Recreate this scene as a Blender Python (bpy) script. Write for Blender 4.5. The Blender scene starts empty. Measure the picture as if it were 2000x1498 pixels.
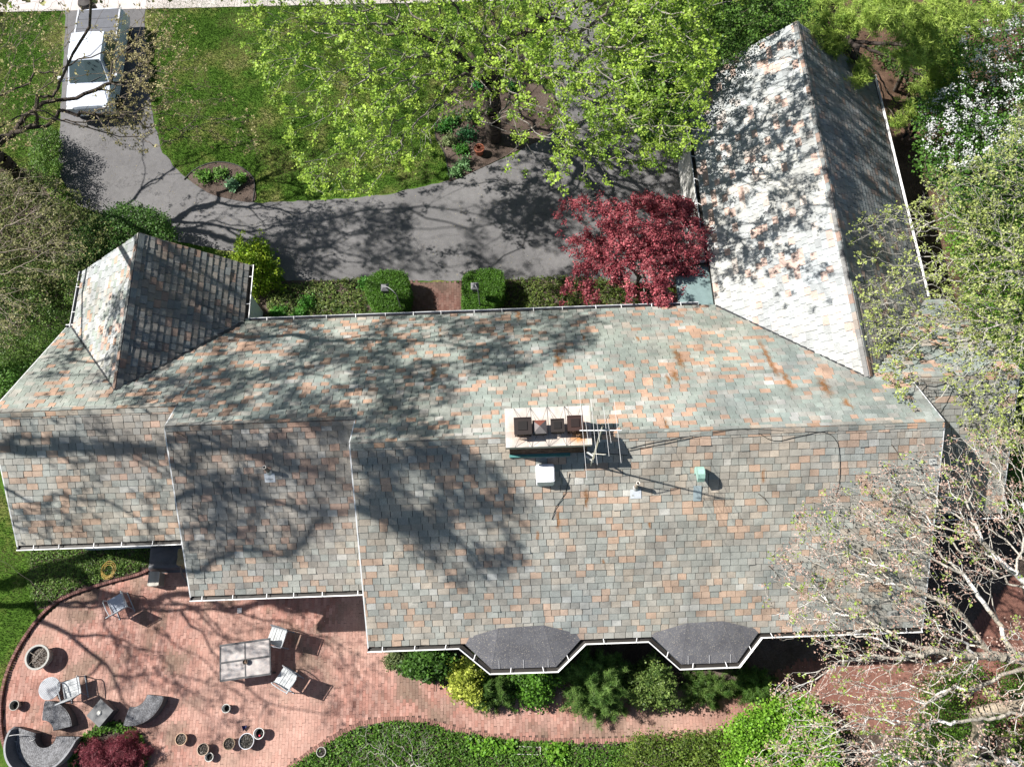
import bpy, math, random
import numpy as np
from mathutils import Matrix, Vector
random.seed(7); RNG = np.random.default_rng(11)
SC = bpy.context.scene
COL = SC.collection

# ------------------------------------------------------------------ camera, world, sun, exposure
FPX, CAMH, TILT, YAW = 1571.0, 28.0, math.radians(20.8), math.atan(.036)
_F = np.array([0, math.sin(TILT), -math.cos(TILT)]); _R = np.array([1., 0, 0]); _U = np.cross(_R, _F)
CI = math.cos(YAW) * _R - math.sin(YAW) * _U
CJ = math.sin(YAW) * _R + math.cos(YAW) * _U
CP = np.array([0, 0, CAMH])
cam_d = bpy.data.cameras.new("camera"); cam = bpy.data.objects.new("camera", cam_d); COL.objects.link(cam)
cam_d.sensor_width = 36; cam_d.lens = FPX / 2000 * 36; cam_d.clip_end = 2000
cam.matrix_world = Matrix(((CI[0], CJ[0], -_F[0], 0), (CI[1], CJ[1], -_F[1], 0), (CI[2], CJ[2], -_F[2], CAMH), (0, 0, 0, 1)))
SC.camera = cam
SUN_EL = math.radians(47.7); SHAZ = math.atan2(-.25, 1.0)          # elevation; direction shadows fall
SUN = -np.array([math.cos(SUN_EL) * math.cos(SHAZ), math.cos(SUN_EL) * math.sin(SHAZ), -math.sin(SUN_EL)])
w = bpy.data.worlds.new("World"); SC.world = w; w.use_nodes = True
nt = w.node_tree; bg = nt.nodes["Background"]; sky = nt.nodes.new("ShaderNodeTexSky"); sky.sky_type = 'NISHITA'
sky.sun_disc = False; sky.sun_elevation = SUN_EL; sky.sun_rotation = math.atan2(SUN[0], SUN[1])
nt.links.new(sky.outputs[0], bg.inputs[0]); bg.inputs[1].default_value = .05
sd = bpy.data.lights.new("sun", 'SUN'); sd.energy = 5.0; sd.angle = math.radians(.55); sd.color = (1, .955, .89)
so = bpy.data.objects.new("sun", sd); COL.objects.link(so)
so.rotation_euler = Vector(SUN.tolist()).to_track_quat('Z', 'Y').to_euler()
SC.view_settings.view_transform = 'Standard'; SC.view_settings.look = 'None'
SC.view_settings.exposure = .9; SC.view_settings.gamma = 1; SC.view_settings.use_curve_mapping = False

# survey: a point of the photograph taken down to a height or a plane of the site
def _ray(x, y): return _F * FPX + (x - 1000) * CI - (y - 749) * CJ
def gz(x, y, z=0.):
    d = _ray(x, y); return CP + (z - CAMH) / d[2] * d
def on(x, y, p, n):
    d = _ray(x, y); return CP + np.dot(np.array(p) - CP, n) / np.dot(d, n) * d
def sunup(p, h):                                                     # point h metres higher on the sun ray through p
    return np.array(p) + SUN * h / SUN[2]
def inside(P, poly):
    x, y = P[:, 0], P[:, 1]; r = np.zeros(len(P), bool); n = len(poly)
    for i in range(n):
        x1, y1 = poly[i][:2]; x2, y2 = poly[(i + 1) % n][:2]
        if y1 == y2: continue
        c = ((y1 > y) != (y2 > y)) & (x < (x2 - x1) * (y - y1) / (y2 - y1) + x1); r ^= c
    return r
def pix(P):
    v = P - CP; zc = v @ _F
    return np.stack([1000 + FPX * (v @ CI) / zc, 749 - FPX * (v @ CJ) / zc], 1)
def gpoly(pts, z=0.): return [tuple(gz(x, y, z)[:2]) for x, y in pts]

# ------------------------------------------------------------------ materials
def newmat(name):
    m = bpy.data.materials.new(name); m.use_nodes = True
    return m, m.node_tree, m.node_tree.nodes["Principled BSDF"]
def N(t, k, **kw):
    n = t.nodes.new(k)
    for a, b in kw.items(): setattr(n, a, b)
    return n
def noise(t, scale, detail=6, rough=.6, vec=None, coord='Object'):
    tc = N(t, "ShaderNodeTexCoord"); n = N(t, "ShaderNodeTexNoise")
    n.inputs['Scale'].default_value = scale; n.inputs['Detail'].default_value = detail; n.inputs['Roughness'].default_value = rough
    t.links.new(vec if vec else tc.outputs[coord], n.inputs['Vector']); return n
def ramp(t, src, stops):
    r = N(t, "ShaderNodeValToRGB"); e = r.color_ramp.elements
    while len(e) < len(stops): e.new(.5)
    for i, (p, c) in enumerate(stops): e[i].position = p; e[i].color = (*c, 1) if len(c) == 3 else c
    t.links.new(src, r.inputs[0]); return r
def mix(t, kind, a, b, f):
    m = N(t, "ShaderNodeMix", data_type='RGBA', blend_type=kind)
    for s, v in ((6, a), (7, b), (0, f)):
        if hasattr(v, 'is_linked') or hasattr(v, 'links'): t.links.new(v, m.inputs[s])
        else: m.inputs[s].default_value = (*v, 1) if isinstance(v, tuple) else v
    return m.outputs[2]
def bump(t, b, src, st, dist=.02):
    n = N(t, "ShaderNodeBump"); n.inputs['Strength'].default_value = st; n.inputs['Distance'].default_value = dist
    t.links.new(src, n.inputs['Height']); t.links.new(n.outputs[0], b.inputs['Normal'])
def plain(name, col, rough=.6, metal=0, nscale=8, namt=.25, bmp=0, spec=.5):
    m, t, b = newmat(name); n = noise(t, nscale)
    lo = tuple(c * (1 - namt) for c in col); hi = tuple(min(1, c * (1 + namt)) for c in col)
    r = ramp(t, n.outputs[0], [(.3, lo), (.7, hi)]); t.links.new(r.outputs[0], b.inputs['Base Color'])
    b.inputs['Roughness'].default_value = rough; b.inputs['Metallic'].default_value = metal; b.inputs['Specular IOR Level'].default_value = spec
    if bmp: bump(t, b, n.outputs[0], bmp)
    return m
def attr(name, rough=.7, nscale=6, namt=.3, fine=60, famt=.25, bmp=.3, spec=.4, trans=0, bdist=.01):
    """colour from the mesh's own colours, varied by two noises"""
    m, t, b = newmat(name); a = N(t, "ShaderNodeAttribute", attribute_name="Col")
    n1 = noise(t, nscale); n2 = noise(t, fine, 4, .7)
    r1 = ramp(t, n1.outputs[0], [(.3, (1 - namt,) * 3), (.7, (1 + namt,) * 3)])
    r2 = ramp(t, n2.outputs[0], [(.3, (1 - famt,) * 3), (.7, (1 + famt,) * 3)])
    c = mix(t, 'MULTIPLY', a.outputs['Color'], r1.outputs[0], 1.); c = mix(t, 'MULTIPLY', c, r2.outputs[0], 1.)
    t.links.new(c, b.inputs['Base Color']); b.inputs['Roughness'].default_value = rough; b.inputs['Specular IOR Level'].default_value = spec
    if bmp: bump(t, b, n2.outputs[0], bmp, bdist)
    if trans:
        o = [x for x in t.nodes if x.type == 'OUTPUT_MATERIAL'][0]
        tr = N(t, "ShaderNodeBsdfTranslucent"); ms = N(t, "ShaderNodeMixShader"); ms.inputs[0].default_value = trans
        t.links.new(c, tr.inputs[0]); t.links.new(b.outputs[0], ms.inputs[1]); t.links.new(tr.outputs[0], ms.inputs[2]); t.links.new(ms.outputs[0], o.inputs[0])
    return m, t, b, c
M = {}
M['leaf'] = attr("leaf_surface", .5, 3, .1, 30, .1, 0, .3, .35)[0]
M['leafdull'] = attr("dull_leaf_surface", .75, 3, .1, 30, .1, 0, .15, .25)[0]
M['bark'] = attr("bark", .9, 4, .3, 25, .45, .7, .2, 0, .03)[0]
M['brick'] = attr("brick_clay", .85, 1.2, .2, 55, .28, .4, .25)[0]
M['white'] = plain("white_painted_metal", (.78, .78, .77), .45, 0, 6, .08)
M['greymetal'] = plain("grey_metal", (.25, .26, .28), .45, .3, 9, .2)
M['black'] = plain("dark_void", (.012, .012, .013), .9, 0, 9, .3)
M['wallwhite'] = plain("white_siding_paint", (.72, .74, .76), .6, 0, 2, .06)
M['any'] = attr("painted_surface", .55, 5, .12, 40, .12, .1, .4)[0]
M['gloss'] = attr("glossy_surface", .25, 4, .03, 40, .03, 0, .5)[0]
M['sheen'] = attr("satin_wicker", .6, 4, .15, 70, .5, .6, .3)[0]
# slate: own colour, cleft grain running up the slope, blotches, dirt specks, rust runs
m, t, b, c = attr("roof_slate", .62, 2.2, .16, 38, .2, .45, .42, 0, .008)
n3 = noise(t, .9, 5, .65); r3 = ramp(t, n3.outputs[0], [(.38, (.80, .80, .80)), (.62, (1.13, 1.12, 1.1))])
n4 = noise(t, 130, 2, .5); r4 = ramp(t, n4.outputs[0], [(.60, (0, 0, 0)), (.72, (1, 1, 1))])
c2 = mix(t, 'MULTIPLY', c, r3.outputs[0], 1.); c2 = mix(t, 'MIX', c2, (.5, .49, .45), r4.outputs[0]); 
n5 = noise(t, .35, 3, .5); r5 = ramp(t, n5.outputs[0], [(.45, (0, 0, 0)), (.62, (.45, .45, .45))])
n6 = noise(t, 22, 4, .7); r6 = ramp(t, n6.outputs[0], [(.5, (1, 1, 1)), (.66, (.45, .42, .38))])
c3 = mix(t, 'MULTIPLY', c2, r6.outputs[0], r5.outputs[0])
mx = [x for x in t.nodes if x.type == 'MIX'][-2]; t.links.new(c3, b.inputs['Base Color'])
r7 = ramp(t, n3.outputs[0], [(.3, (.5,) * 3), (.7, (.72,) * 3)]); t.links.new(r7.outputs[0], b.inputs['Roughness'])
for x in t.nodes:                                                    # specks only faint
    if x.type == 'VALTORGB' and abs(x.color_ramp.elements[0].position - .60) < 1e-3: x.color_ramp.elements[1].color = (.28, .28, .28, 1)
M['slate'] = m
M['underlay'] = plain("roof_underlay", (.035, .034, .034), .9)
M['rust'] = plain("rust_stain", (.16, .06, .025), .8, 0, 20, .5)
# asphalt
m, t, b = newmat("asphalt"); n1 = noise(t, .35, 5, .6); n2 = noise(t, 45, 4, .7); n0 = noise(t, 4, 5, .7)
r = ramp(t, n1.outputs[0], [(.3, (.092, .09, .093)), (.7, (.15, .146, .148))]); r2 = ramp(t, n2.outputs[0], [(.3, (.72,) * 3), (.7, (1.3,) * 3)])
r0 = ramp(t, n0.outputs[0], [(.3, (.86,) * 3), (.7, (1.12,) * 3)])
c = mix(t, 'MULTIPLY', r.outputs[0], r2.outputs[0], 1.); c = mix(t, 'MULTIPLY', c, r0.outputs[0], 1.)
tc = N(t, "ShaderNodeTexCoord"); wn = noise(t, .9, 5, .7); ad = N(t, "ShaderNodeVectorMath", operation='ADD'); sc2 = N(t, "ShaderNodeVectorMath", operation='SCALE'); sc2.inputs['Scale'].default_value = 1.6
t.links.new(wn.outputs['Color'], sc2.inputs[0]); t.links.new(tc.outputs['Object'], ad.inputs[0]); t.links.new(sc2.outputs[0], ad.inputs[1])
vo = N(t, "ShaderNodeTexVoronoi", feature='DISTANCE_TO_EDGE'); vo.inputs['Scale'].default_value = .28; t.links.new(ad.outputs[0], vo.inputs['Vector'])
rc = ramp(t, vo.outputs['Distance'], [(.0, (.55,) * 3), (.006, (1, 1, 1))]); c = mix(t, 'MULTIPLY', c, rc.outputs[0], 1.)
t.links.new(c, b.inputs['Base Color'])
b.inputs['Roughness'].default_value = .85; bump(t, b, n2.outputs[0], .5, .01); M['asphalt'] = m
# concrete
m, t, b = newmat("pale_concrete"); n1 = noise(t, 1.2, 6, .65); n2 = noise(t, 40, 4, .7)
r = ramp(t, n1.outputs[0], [(.3, (.40, .36, .34)), (.7, (.56, .52, .50))]); r2 = ramp(t, n2.outputs[0], [(.3, (.85,) * 3), (.7, (1.12,) * 3)])
t.links.new(mix(t, 'MULTIPLY', r.outputs[0], r2.outputs[0], 1.), b.inputs['Base Color']); b.inputs['Roughness'].default_value = .85
bump(t, b, n2.outputs[0], .4, .01); M['concrete'] = m
# lawn ground
m, t, b = newmat("lawn"); n1 = noise(t, .55, 6, .65); n2 = noise(t, 9, 6, .75); n3 = noise(t, 55, 3, .8)
r = ramp(t, n1.outputs[0], [(.3, (.045, .10, .012)), (.5, (.075, .15, .02)), (.60, (.15, .18, .045)), (.72, (.28, .24, .12))])
r2 = ramp(t, n2.outputs[0], [(.3, (.5,) * 3), (.7, (1.5,) * 3)]); r3 = ramp(t, n3.outputs[0], [(.3, (.5,) * 3), (.7, (1.5,) * 3)])
c = mix(t, 'MULTIPLY', r.outputs[0], r2.outputs[0], 1.); c = mix(t, 'MULTIPLY', c, r3.outputs[0], 1.); t.links.new(c, b.inputs['Base Color'])
b.inputs['Roughness'].default_value = .95; b.inputs['Specular IOR Level'].default_value = .1; bump(t, b, n3.outputs[0], 1, .04); M['lawn'] = m
# mulch
def earth(name, a, bb):
    m, t, b = newmat(name); n1 = noise(t, 1.3, 5, .6); n2 = noise(t, 28, 6, .8)
    r = ramp(t, n1.outputs[0], [(.35, a), (.65, bb)]); r2 = ramp(t, n2.outputs[0], [(.3, (.35,) * 3), (.72, (1.8,) * 3)])
    t.links.new(mix(t, 'MULTIPLY', r.outputs[0], r2.outputs[0], 1.), b.inputs['Base Color']); b.inputs['Roughness'].default_value = .95
    b.inputs['Specular IOR Level'].default_value = .1
    bump(t, b, n2.outputs[0], 1, .05); return m
M['mulch'] = earth("bark_mulch", (.075, .055, .045), (.13, .10, .085))
M['soil'] = earth("brown_soil", (.07, .045, .03), (.16, .10, .07))
M['mortar'] = plain("sand_joint", (.085, .055, .045), .95, 0, 20, .4)
# glass
m, t, b = newmat("windscreen_glass"); b.inputs['Base Color'].default_value = (.05, .075, .08, 1); b.inputs['Roughness'].default_value = .12
b.inputs['Specular IOR Level'].default_value = .8; M['glass'] = m
# stone table top
m, t, b = newmat("mottled_stone_top"); n1 = noise(t, 6, 7, .7); n2 = noise(t, 3, 5, .6)
r = ramp(t, n1.outputs[0], [(.3, (.22, .235, .25)), (.5, (.37, .325, .31)), (.7, (.42, .41, .39))])
t.links.new(r.outputs[0], b.inputs['Base Color']); b.inputs['Roughness'].default_value = .4; M['stone'] = m
M['rubber'] = plain("dull_rubber_membrane", (.07, .072, .08), .5, 0, 3, .35, .2)
# rolled metal bay roofs with pollen specks
m, t, b = newmat("grey_bay_roof_metal"); n1 = noise(t, 1.6, 5, .6); n2 = noise(t, 16, 5, .75); n3 = noise(t, 40, 2, .6)
r = ramp(t, n1.outputs[0], [(.3, (.07, .07, .08)), (.7, (.12, .12, .131))]); r2 = ramp(t, n2.outputs[0], [(.3, (.8,) * 3), (.7, (1.2,) * 3)])
r3 = ramp(t, n3.outputs[0], [(.60, (0,) * 3), (.68, (.75,) * 3)])
c = mix(t, 'MULTIPLY', r.outputs[0], r2.outputs[0], 1.); c = mix(t, 'MIX', c, (.42, .38, .30), r3.outputs[0])
t.links.new(c, b.inputs['Base Color']); b.inputs['Roughness'].default_value = .55; M['baymetal'] = m

# ------------------------------------------------------------------ mesh helpers
class B:
    def __init__(s): s.V = []; s.F = []; s.C = []; s.n = 0
    def add(s, V, F, col=(.5, .5, .5)):
        V = np.asarray(V, float).reshape(-1, 3)
        if isinstance(F, np.ndarray): s.F.append(F + s.n); nf = len(F)
        else: s.F += [np.array([f]) + s.n for f in F]; nf = len(F)
        c = np.asarray(col, float); s.C.append(np.tile(c, (nf, 1)) if c.ndim == 1 else c)
        s.V.append(V); s.n += len(V); return s
    def build(s, name, m, parent=None, smooth=False, kind=None, world=True, label=None):
        me = bpy.data.meshes.new(name)
        if s.n:
            V = np.concatenate(s.V); me.vertices.add(len(V)); me.vertices.foreach_set("co", V.ravel())
            lv = np.concatenate([f.ravel() for f in s.F]); lt = np.concatenate([np.full(len(f), f.shape[1]) for f in s.F])
            me.loops.add(len(lv)); me.loops.foreach_set("vertex_index", lv.astype(np.int32))
            me.polygons.add(len(lt)); me.polygons.foreach_set("loop_start", np.concatenate([[0], np.cumsum(lt)[:-1]]).astype(np.int32))
            me.polygons.foreach_set("loop_total", lt.astype(np.int32))
            me.update(calc_edges=True)
            C = np.concatenate(s.C); C = np.concatenate([C, np.ones((len(C), 1))], 1)
            a = me.attributes.new("Col", 'FLOAT_COLOR', 'CORNER'); a.data.foreach_set("color", np.repeat(C, lt, axis=0).ravel())
            me.polygons.foreach_set("use_smooth", np.full(len(lt), bool(smooth)))
        me.materials.append(m)
        o = bpy.data.objects.new(name, me); COL.objects.link(o)
        if parent is not None:
            o.parent = parent
            if world:
                q = parent; off = Vector((0, 0, 0))
                while q: off += q.location; q = q.parent
                o.location = -off
        if kind: o['kind'] = kind
        if label: o['label'] = label
        return o
def thing(name, label, cat, loc=(0, 0, 0), group=None, rz=0):
    o = bpy.data.objects.new(name, None); COL.objects.link(o); o.location = tuple(float(v) for v in loc); o.rotation_euler = (0, 0, rz)
    o['label'] = label; o['category'] = cat
    if group: o['group'] = group
    o.empty_display_size = .2
    return o
def tag(o, label, cat, group=None, kind=None):
    o['label'] = label; o['category'] = cat
    if group: o['group'] = group
    if kind: o['kind'] = kind
    return o
def dup(o, parent=None):
    c = o.copy(); COL.objects.link(c); c.parent = parent
    for ch in list(o.children): dup(ch, c)
    return c
BF = np.array([[0, 3, 2, 1], [4, 5, 6, 7], [0, 1, 5, 4], [1, 2, 6, 5], [2, 3, 7, 6], [3, 0, 4, 7]])
def box(b, x0, x1, y0, y1, z0, z1, col=(.5, .5, .5), R=None, o=(0, 0, 0)):
    V = np.array([[x0, y0, z0], [x1, y0, z0], [x1, y1, z0], [x0, y1, z0], [x0, y0, z1], [x1, y0, z1], [x1, y1, z1], [x0, y1, z1]], float)
    if R is not None: V = V @ np.array(R).T
    b.add(V + np.array(o), BF, col); return b
def rz_(a): c, s = math.cos(a), math.sin(a); return np.array([[c, -s, 0], [s, c, 0], [0, 0, 1]])
def rx_(a): c, s = math.cos(a), math.sin(a); return np.array([[1, 0, 0], [0, c, -s], [0, s, c]])
def bar(b, p, q, w_, h_, col=(.5, .5, .5), up=(0, 0, 1)):
    p = np.array(p, float); q = np.array(q, float); d = q - p; L = np.linalg.norm(d); d /= L; u = np.array(up, float)
    if abs(d @ u) > .98: u = np.array([1., 0, 0])
    s = np.cross(d, u); s /= np.linalg.norm(s); u = np.cross(s, d)
    return box(b, 0, L, -w_ / 2, w_ / 2, -h_ / 2, h_ / 2, col, np.stack([d, -s, u], 1), p)
def tubes(b, P, Q, r0, r1, n=5, col=(.5, .5, .5)):
    """many frustums at once"""
    P = np.atleast_2d(P).astype(float); Q = np.atleast_2d(Q).astype(float); m = len(P)
    r0 = np.broadcast_to(r0, (m,)); r1 = np.broadcast_to(r1, (m,)); d = Q - P; L = np.linalg.norm(d, axis=1) + 1e-9; d = d / L[:, None]
    u = np.where(np.abs(d[:, 2:3]) > .9, np.array([[1., 0, 0]]), np.array([[0, 0, 1.]])); s = np.cross(d, u); s /= np.linalg.norm(s, axis=1)[:, None]; t = np.cross(s, d)
    a = np.arange(n) * 2 * math.pi / n; ca, sa = np.cos(a), np.sin(a)
    ring = s[:, None, :] * ca[None, :, None] + t[:, None, :] * sa[None, :, None]
    V = np.concatenate([P[:, None] + ring * r0[:, None, None], Q[:, None] + ring * r1[:, None, None]], 1)
    k = np.arange(n); kk = (k + 1) % n; f = np.stack([k, kk, kk + n, k + n], 1)
    F = (f[None] + (np.arange(m) * 2 * n)[:, None, None]).reshape(-1, 4)
    c = np.asarray(col, float)
    if c.ndim == 2: c = np.repeat(c, n, axis=0)
    b.add(V.reshape(-1, 3), F, c); return b
def path(b, pts, r, n=8, col=(.5, .5, .5)):
    pts = np.array(pts, float); r = np.broadcast_to(r, (len(pts),)); return tubes(b, pts[:-1], pts[1:], r[:-1], r[1:], n, col)
def lathe(b, prof, n=24, o=(0, 0, 0), col=(.5, .5, .5), jit=0):
    a = np.arange(n) * 2 * math.pi / n; V = []
    for r, z in prof: V.append(np.stack([r * np.cos(a), r * np.sin(a), np.full(n, z)], 1))
    V = np.concatenate(V) + np.array(o); F = []
    for i in range(len(prof) - 1):
        k = np.arange(n); kk = (k + 1) % n; F.append(np.stack([k + i * n, kk + i * n, kk + (i + 1) * n, k + (i + 1) * n], 1))
    b.add(V, np.concatenate(F), col); return b
def prism(b, poly, z0, z1, col=(.5, .5, .5)):
    n = len(poly); V = [(p[0], p[1], z0) for p in poly] + [(p[0], p[1], z1) for p in poly]
    b.add(V, [list(range(n, 2 * n))] + [[i, (i + 1) % n, (i + 1) % n + n, i + n] for i in range(n)], col); return b
def spline(pts, k=6, closed=False):
    P = np.array(pts, float); n = len(P); out = []
    rng = range(n) if closed else range(n - 1)
    for i in rng:
        p0 = P[(i - 1) % n] if closed or i > 0 else P[i]; p1 = P[i]; p2 = P[(i + 1) % n]
        p3 = P[(i + 2) % n] if closed or i + 2 < n else p2
        for t in np.arange(k) / k:
            out.append(.5 * ((2 * p1) + (-p0 + p2) * t + (2 * p0 - 5 * p1 + 4 * p2 - p3) * t * t + (-p0 + 3 * p1 - 3 * p2 + p3) * t ** 3))
    if not closed: out.append(P[-1])
    return np.array(out)
def clip(poly, lines):
    """Sutherland-Hodgman against half planes (a,b,c): a*u+b*v<=c"""
    for a, b_, c in lines:
        out = []
        for i in range(len(poly)):
            p, q = poly[i], poly[(i + 1) % len(poly)]; dp = a * p[0] + b_ * p[1] - c; dq = a * q[0] + b_ * q[1] - c
            if dp <= 0: out.append(p)
            if (dp < 0 < dq) or (dq < 0 < dp): s = dp / (dp - dq); out.append((p[0] + s * (q[0] - p[0]), p[1] + s * (q[1] - p[1])))
        poly = out
        if len(poly) < 3: return []
    return poly
def mixc(a, b, n, s=.12, p=1.):
    f = RNG.random(n)[:, None] ** p; c = np.array(a) * (1 - f) + np.array(b) * f
    return np.clip(c * (1 + RNG.normal(0, s, (n, 1))), .003, 1)

# ------------------------------------------------------------------ ground, drive, paving
def sheet(name, poly, z, m, parent=None, col=(.5, .5, .5), kind='structure'):
    b = B(); prism(b, poly, z - .25, z, col); o = b.build(name, m, parent)
    if kind: o['kind'] = kind
    return o
gb = B(); gb.add([(-400, -400, 0), (400, -400, 0), (400, 400, 0), (-400, 400, 0)], [[0, 1, 2, 3]]); gb.build("ground", M['lawn'])['kind'] = 'structure'
drive_px = [(118, 235), (112, 330), (150, 400), (250, 440), (330, 470), (500, 500), (560, 548), (700, 550), (1100, 548), (1290, 560), (1400, 560), (1372, 400), (1335, 275),
            (1255, 285), (1228, 200), (1185, 120), (1170, 20), (1160, -160), (1060, -160), (1072, 20), (1080, 100), (1085, 190), (1075, 240), (1010, 300), (880, 352), (760, 380),
            (620, 392), (500, 397), (425, 382), (360, 347), (318, 298), (300, 240), (288, 150), (283, 60), (283, -160), (120, -160), (128, 60), (122, 140)]
def ragged(pl, step=.25, amp=.02):
    out = []
    for i in range(len(pl)):
        a, b_ = np.array(pl[i]), np.array(pl[(i + 1) % len(pl)]); k = max(1, int(np.linalg.norm(b_ - a) / step))
        for j in range(k): out.append(tuple(a + (b_ - a) * j / k + RNG.normal(0, amp, 2)))
    return out
DRIVE = ragged(gpoly(drive_px)); sheet("driveway", DRIVE, .012, M['asphalt'])
WALK_TOP = gpoly([(-900, -180), (2600, -180), (2600, -4), (1160, 4), (800, 8), (0, 18), (-900, 26)])
sw = B(); ys0, ys1 = 29.5, 31.2
swp = bpy.data.objects.new("sidewalk", None); COL.objects.link(swp); swp['kind'] = 'structure'
for i in range(42):
    x0 = -36 + i * 1.5; y0 = 29.55 - .018 * (x0 + 20)
    c = B(); box(c, x0, x0 + 1.485, y0, y0 + 2.6, -.2, .03 + random.uniform(-.004, .004), R=None)
    c.build("paving_slab", M['concrete'], swp)
sb = B(); box(sb, -60, 60, 32.5, 45, -.2, .006); sb.build("road", M['asphalt'])['kind'] = 'structure'
# planting beds (mulch) as low mounded sheets
BED_MAPLE = gpoly(spline([(850, 262), (868, 300), (878, 345), (886, 353), (1000, 300), (1072, 262), (1092, 215), (1070, 175), (1010, 155), (950, 150), (905, 160), (865, 205)], 5, True))
BED_ISLE = gpoly(spline([(368, 348), (385, 330), (425, 318), (465, 325), (492, 345), (498, 365), (494, 395), (425, 384), (395, 370)], 5, True))
sheet("mulch_bed", BED_MAPLE, .03, M['mulch']); sheet("mulch_bed", BED_ISLE, .03, M['mulch'])
sheet("mulch_bed", gpoly([(500, 555), (560, 549), (800, 548), (800, 640), (490, 640)]), .022, M['mulch'])
sheet("mulch_bed", gpoly([(905, 548), (1100, 546), (1290, 556), (1420, 640), (905, 640)]), .022, M['mulch'])
sheet("mulch_bed", gpoly([(1600, -200), (2400, -200), (2400, 900), (1850, 900), (1700, 330), (1690, 130), (1620, 90)]), .015, M['soil'])
sheet("mulch_bed", gpoly([(-400, 330), (60, 330), (110, 400), (240, 440), (330, 472), (250, 700), (0, 830), (-400, 900)]), .015, M['mulch'])
sheet("mulch_bed", gpoly([(745, 1240), (1820, 1200), (1600, 1300), (1500, 1350), (1400, 1362), (1330, 1345), (1100, 1335), (1000, 1345), (880, 1352), (825, 1325), (785, 1292)]), .018, M['mulch'])
sheet("mulch_bed", [(11.4, .8), (30, .8), (30, 13), (14., 13), (14.4, 4.7), (11.4, 4.7)], .02, M['mulch'])
def edging(pl, h=.1, wd=.03, col=(.03, .03, .03), name="bed_edging", z=0.):
    b = B(); P = np.array(pl)
    for i in range(len(P) - 1): bar(b, (*P[i], z + h / 2), (*P[i + 1], z + h / 2), wd, h, col)
    o = b.build(name, M['any']); o['kind'] = 'structure'; return o
edging(gpoly(spline([(886, 353), (878, 345), (868, 300), (850, 262), (865, 205), (905, 160), (950, 150)], 5)), .05)
edging(gpoly(spline([(360, 352), (385, 330), (425, 318), (465, 325), (492, 345), (498, 365), (494, 395)], 5)), .06)

# brick paving laid brick by brick in running bond
PATIO = gpoly(spline([(290, 1118), (215, 1140), (140, 1166), (95, 1196), (52, 1250), (22, 1310), (9, 1370), (12, 1440), (35, 1500), (60, 1560)], 6)) + \
        gpoly(spline([(470, 1560), (560, 1498), (640, 1442), (700, 1412), (760, 1400), (830, 1404), (900, 1422), (980, 1436), (1080, 1442), (1200, 1440), (1330, 1432), (1450, 1425), (1700, 1425), (2050, 1420), (2400, 1400)], 6)) + \
        gpoly([(2400, 1080), (1990, 1105), (1890, 1230), (1560, 1290), (1480, 1336), (1400, 1345), (1330, 1335), (1230, 1335), (1100, 1325), (1000, 1330), (880, 1345), (830, 1322), (790, 1290), (745, 1258), (720, 1180), (600, 1050), (400, 1040), (330, 1075)])
WALK = gpoly([(796, 552), (905, 552), (905, 660), (796, 660)])
pat = B(); prism(pat, PATIO, -.25, .008); pat = pat.build("patio", M['mortar']); pat['kind'] = 'structure'
wk = B(); prism(wk, WALK, -.25, .018); wk = wk.build("entry_walk", M['mortar']); wk['kind'] = 'structure'
BRV = np.array([[0, 0, 0], [1, 0, 0], [1, 1, 0], [0, 1, 0], [0, 0, 1], [1, 0, 1], [1, 1, 1], [0, 1, 1]], float)
BRF = np.array([[4, 5, 6, 7], [0, 1, 5, 4], [1, 2, 6, 5], [2, 3, 7, 6], [3, 0, 4, 7]])
def vnoise(P, s, seed=0):
    """smooth value noise, for patchy colour of laid pieces"""
    r = np.random.default_rng(seed).random((64, 64)); x = P[:, 0] / s + 17.3; y = P[:, 1] / s + 9.1
    xi = np.floor(x).astype(int); yi = np.floor(y).astype(int); fx = x - xi; fy = y - yi; fx = fx * fx * (3 - 2 * fx); fy = fy * fy * (3 - 2 * fy)
    g = lambda a, b: r[a % 64, b % 64]
    return (g(xi, yi) * (1 - fx) + g(xi + 1, yi) * fx) * (1 - fy) + (g(xi, yi + 1) * (1 - fx) + g(xi + 1, yi + 1) * fx) * fy
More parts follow.
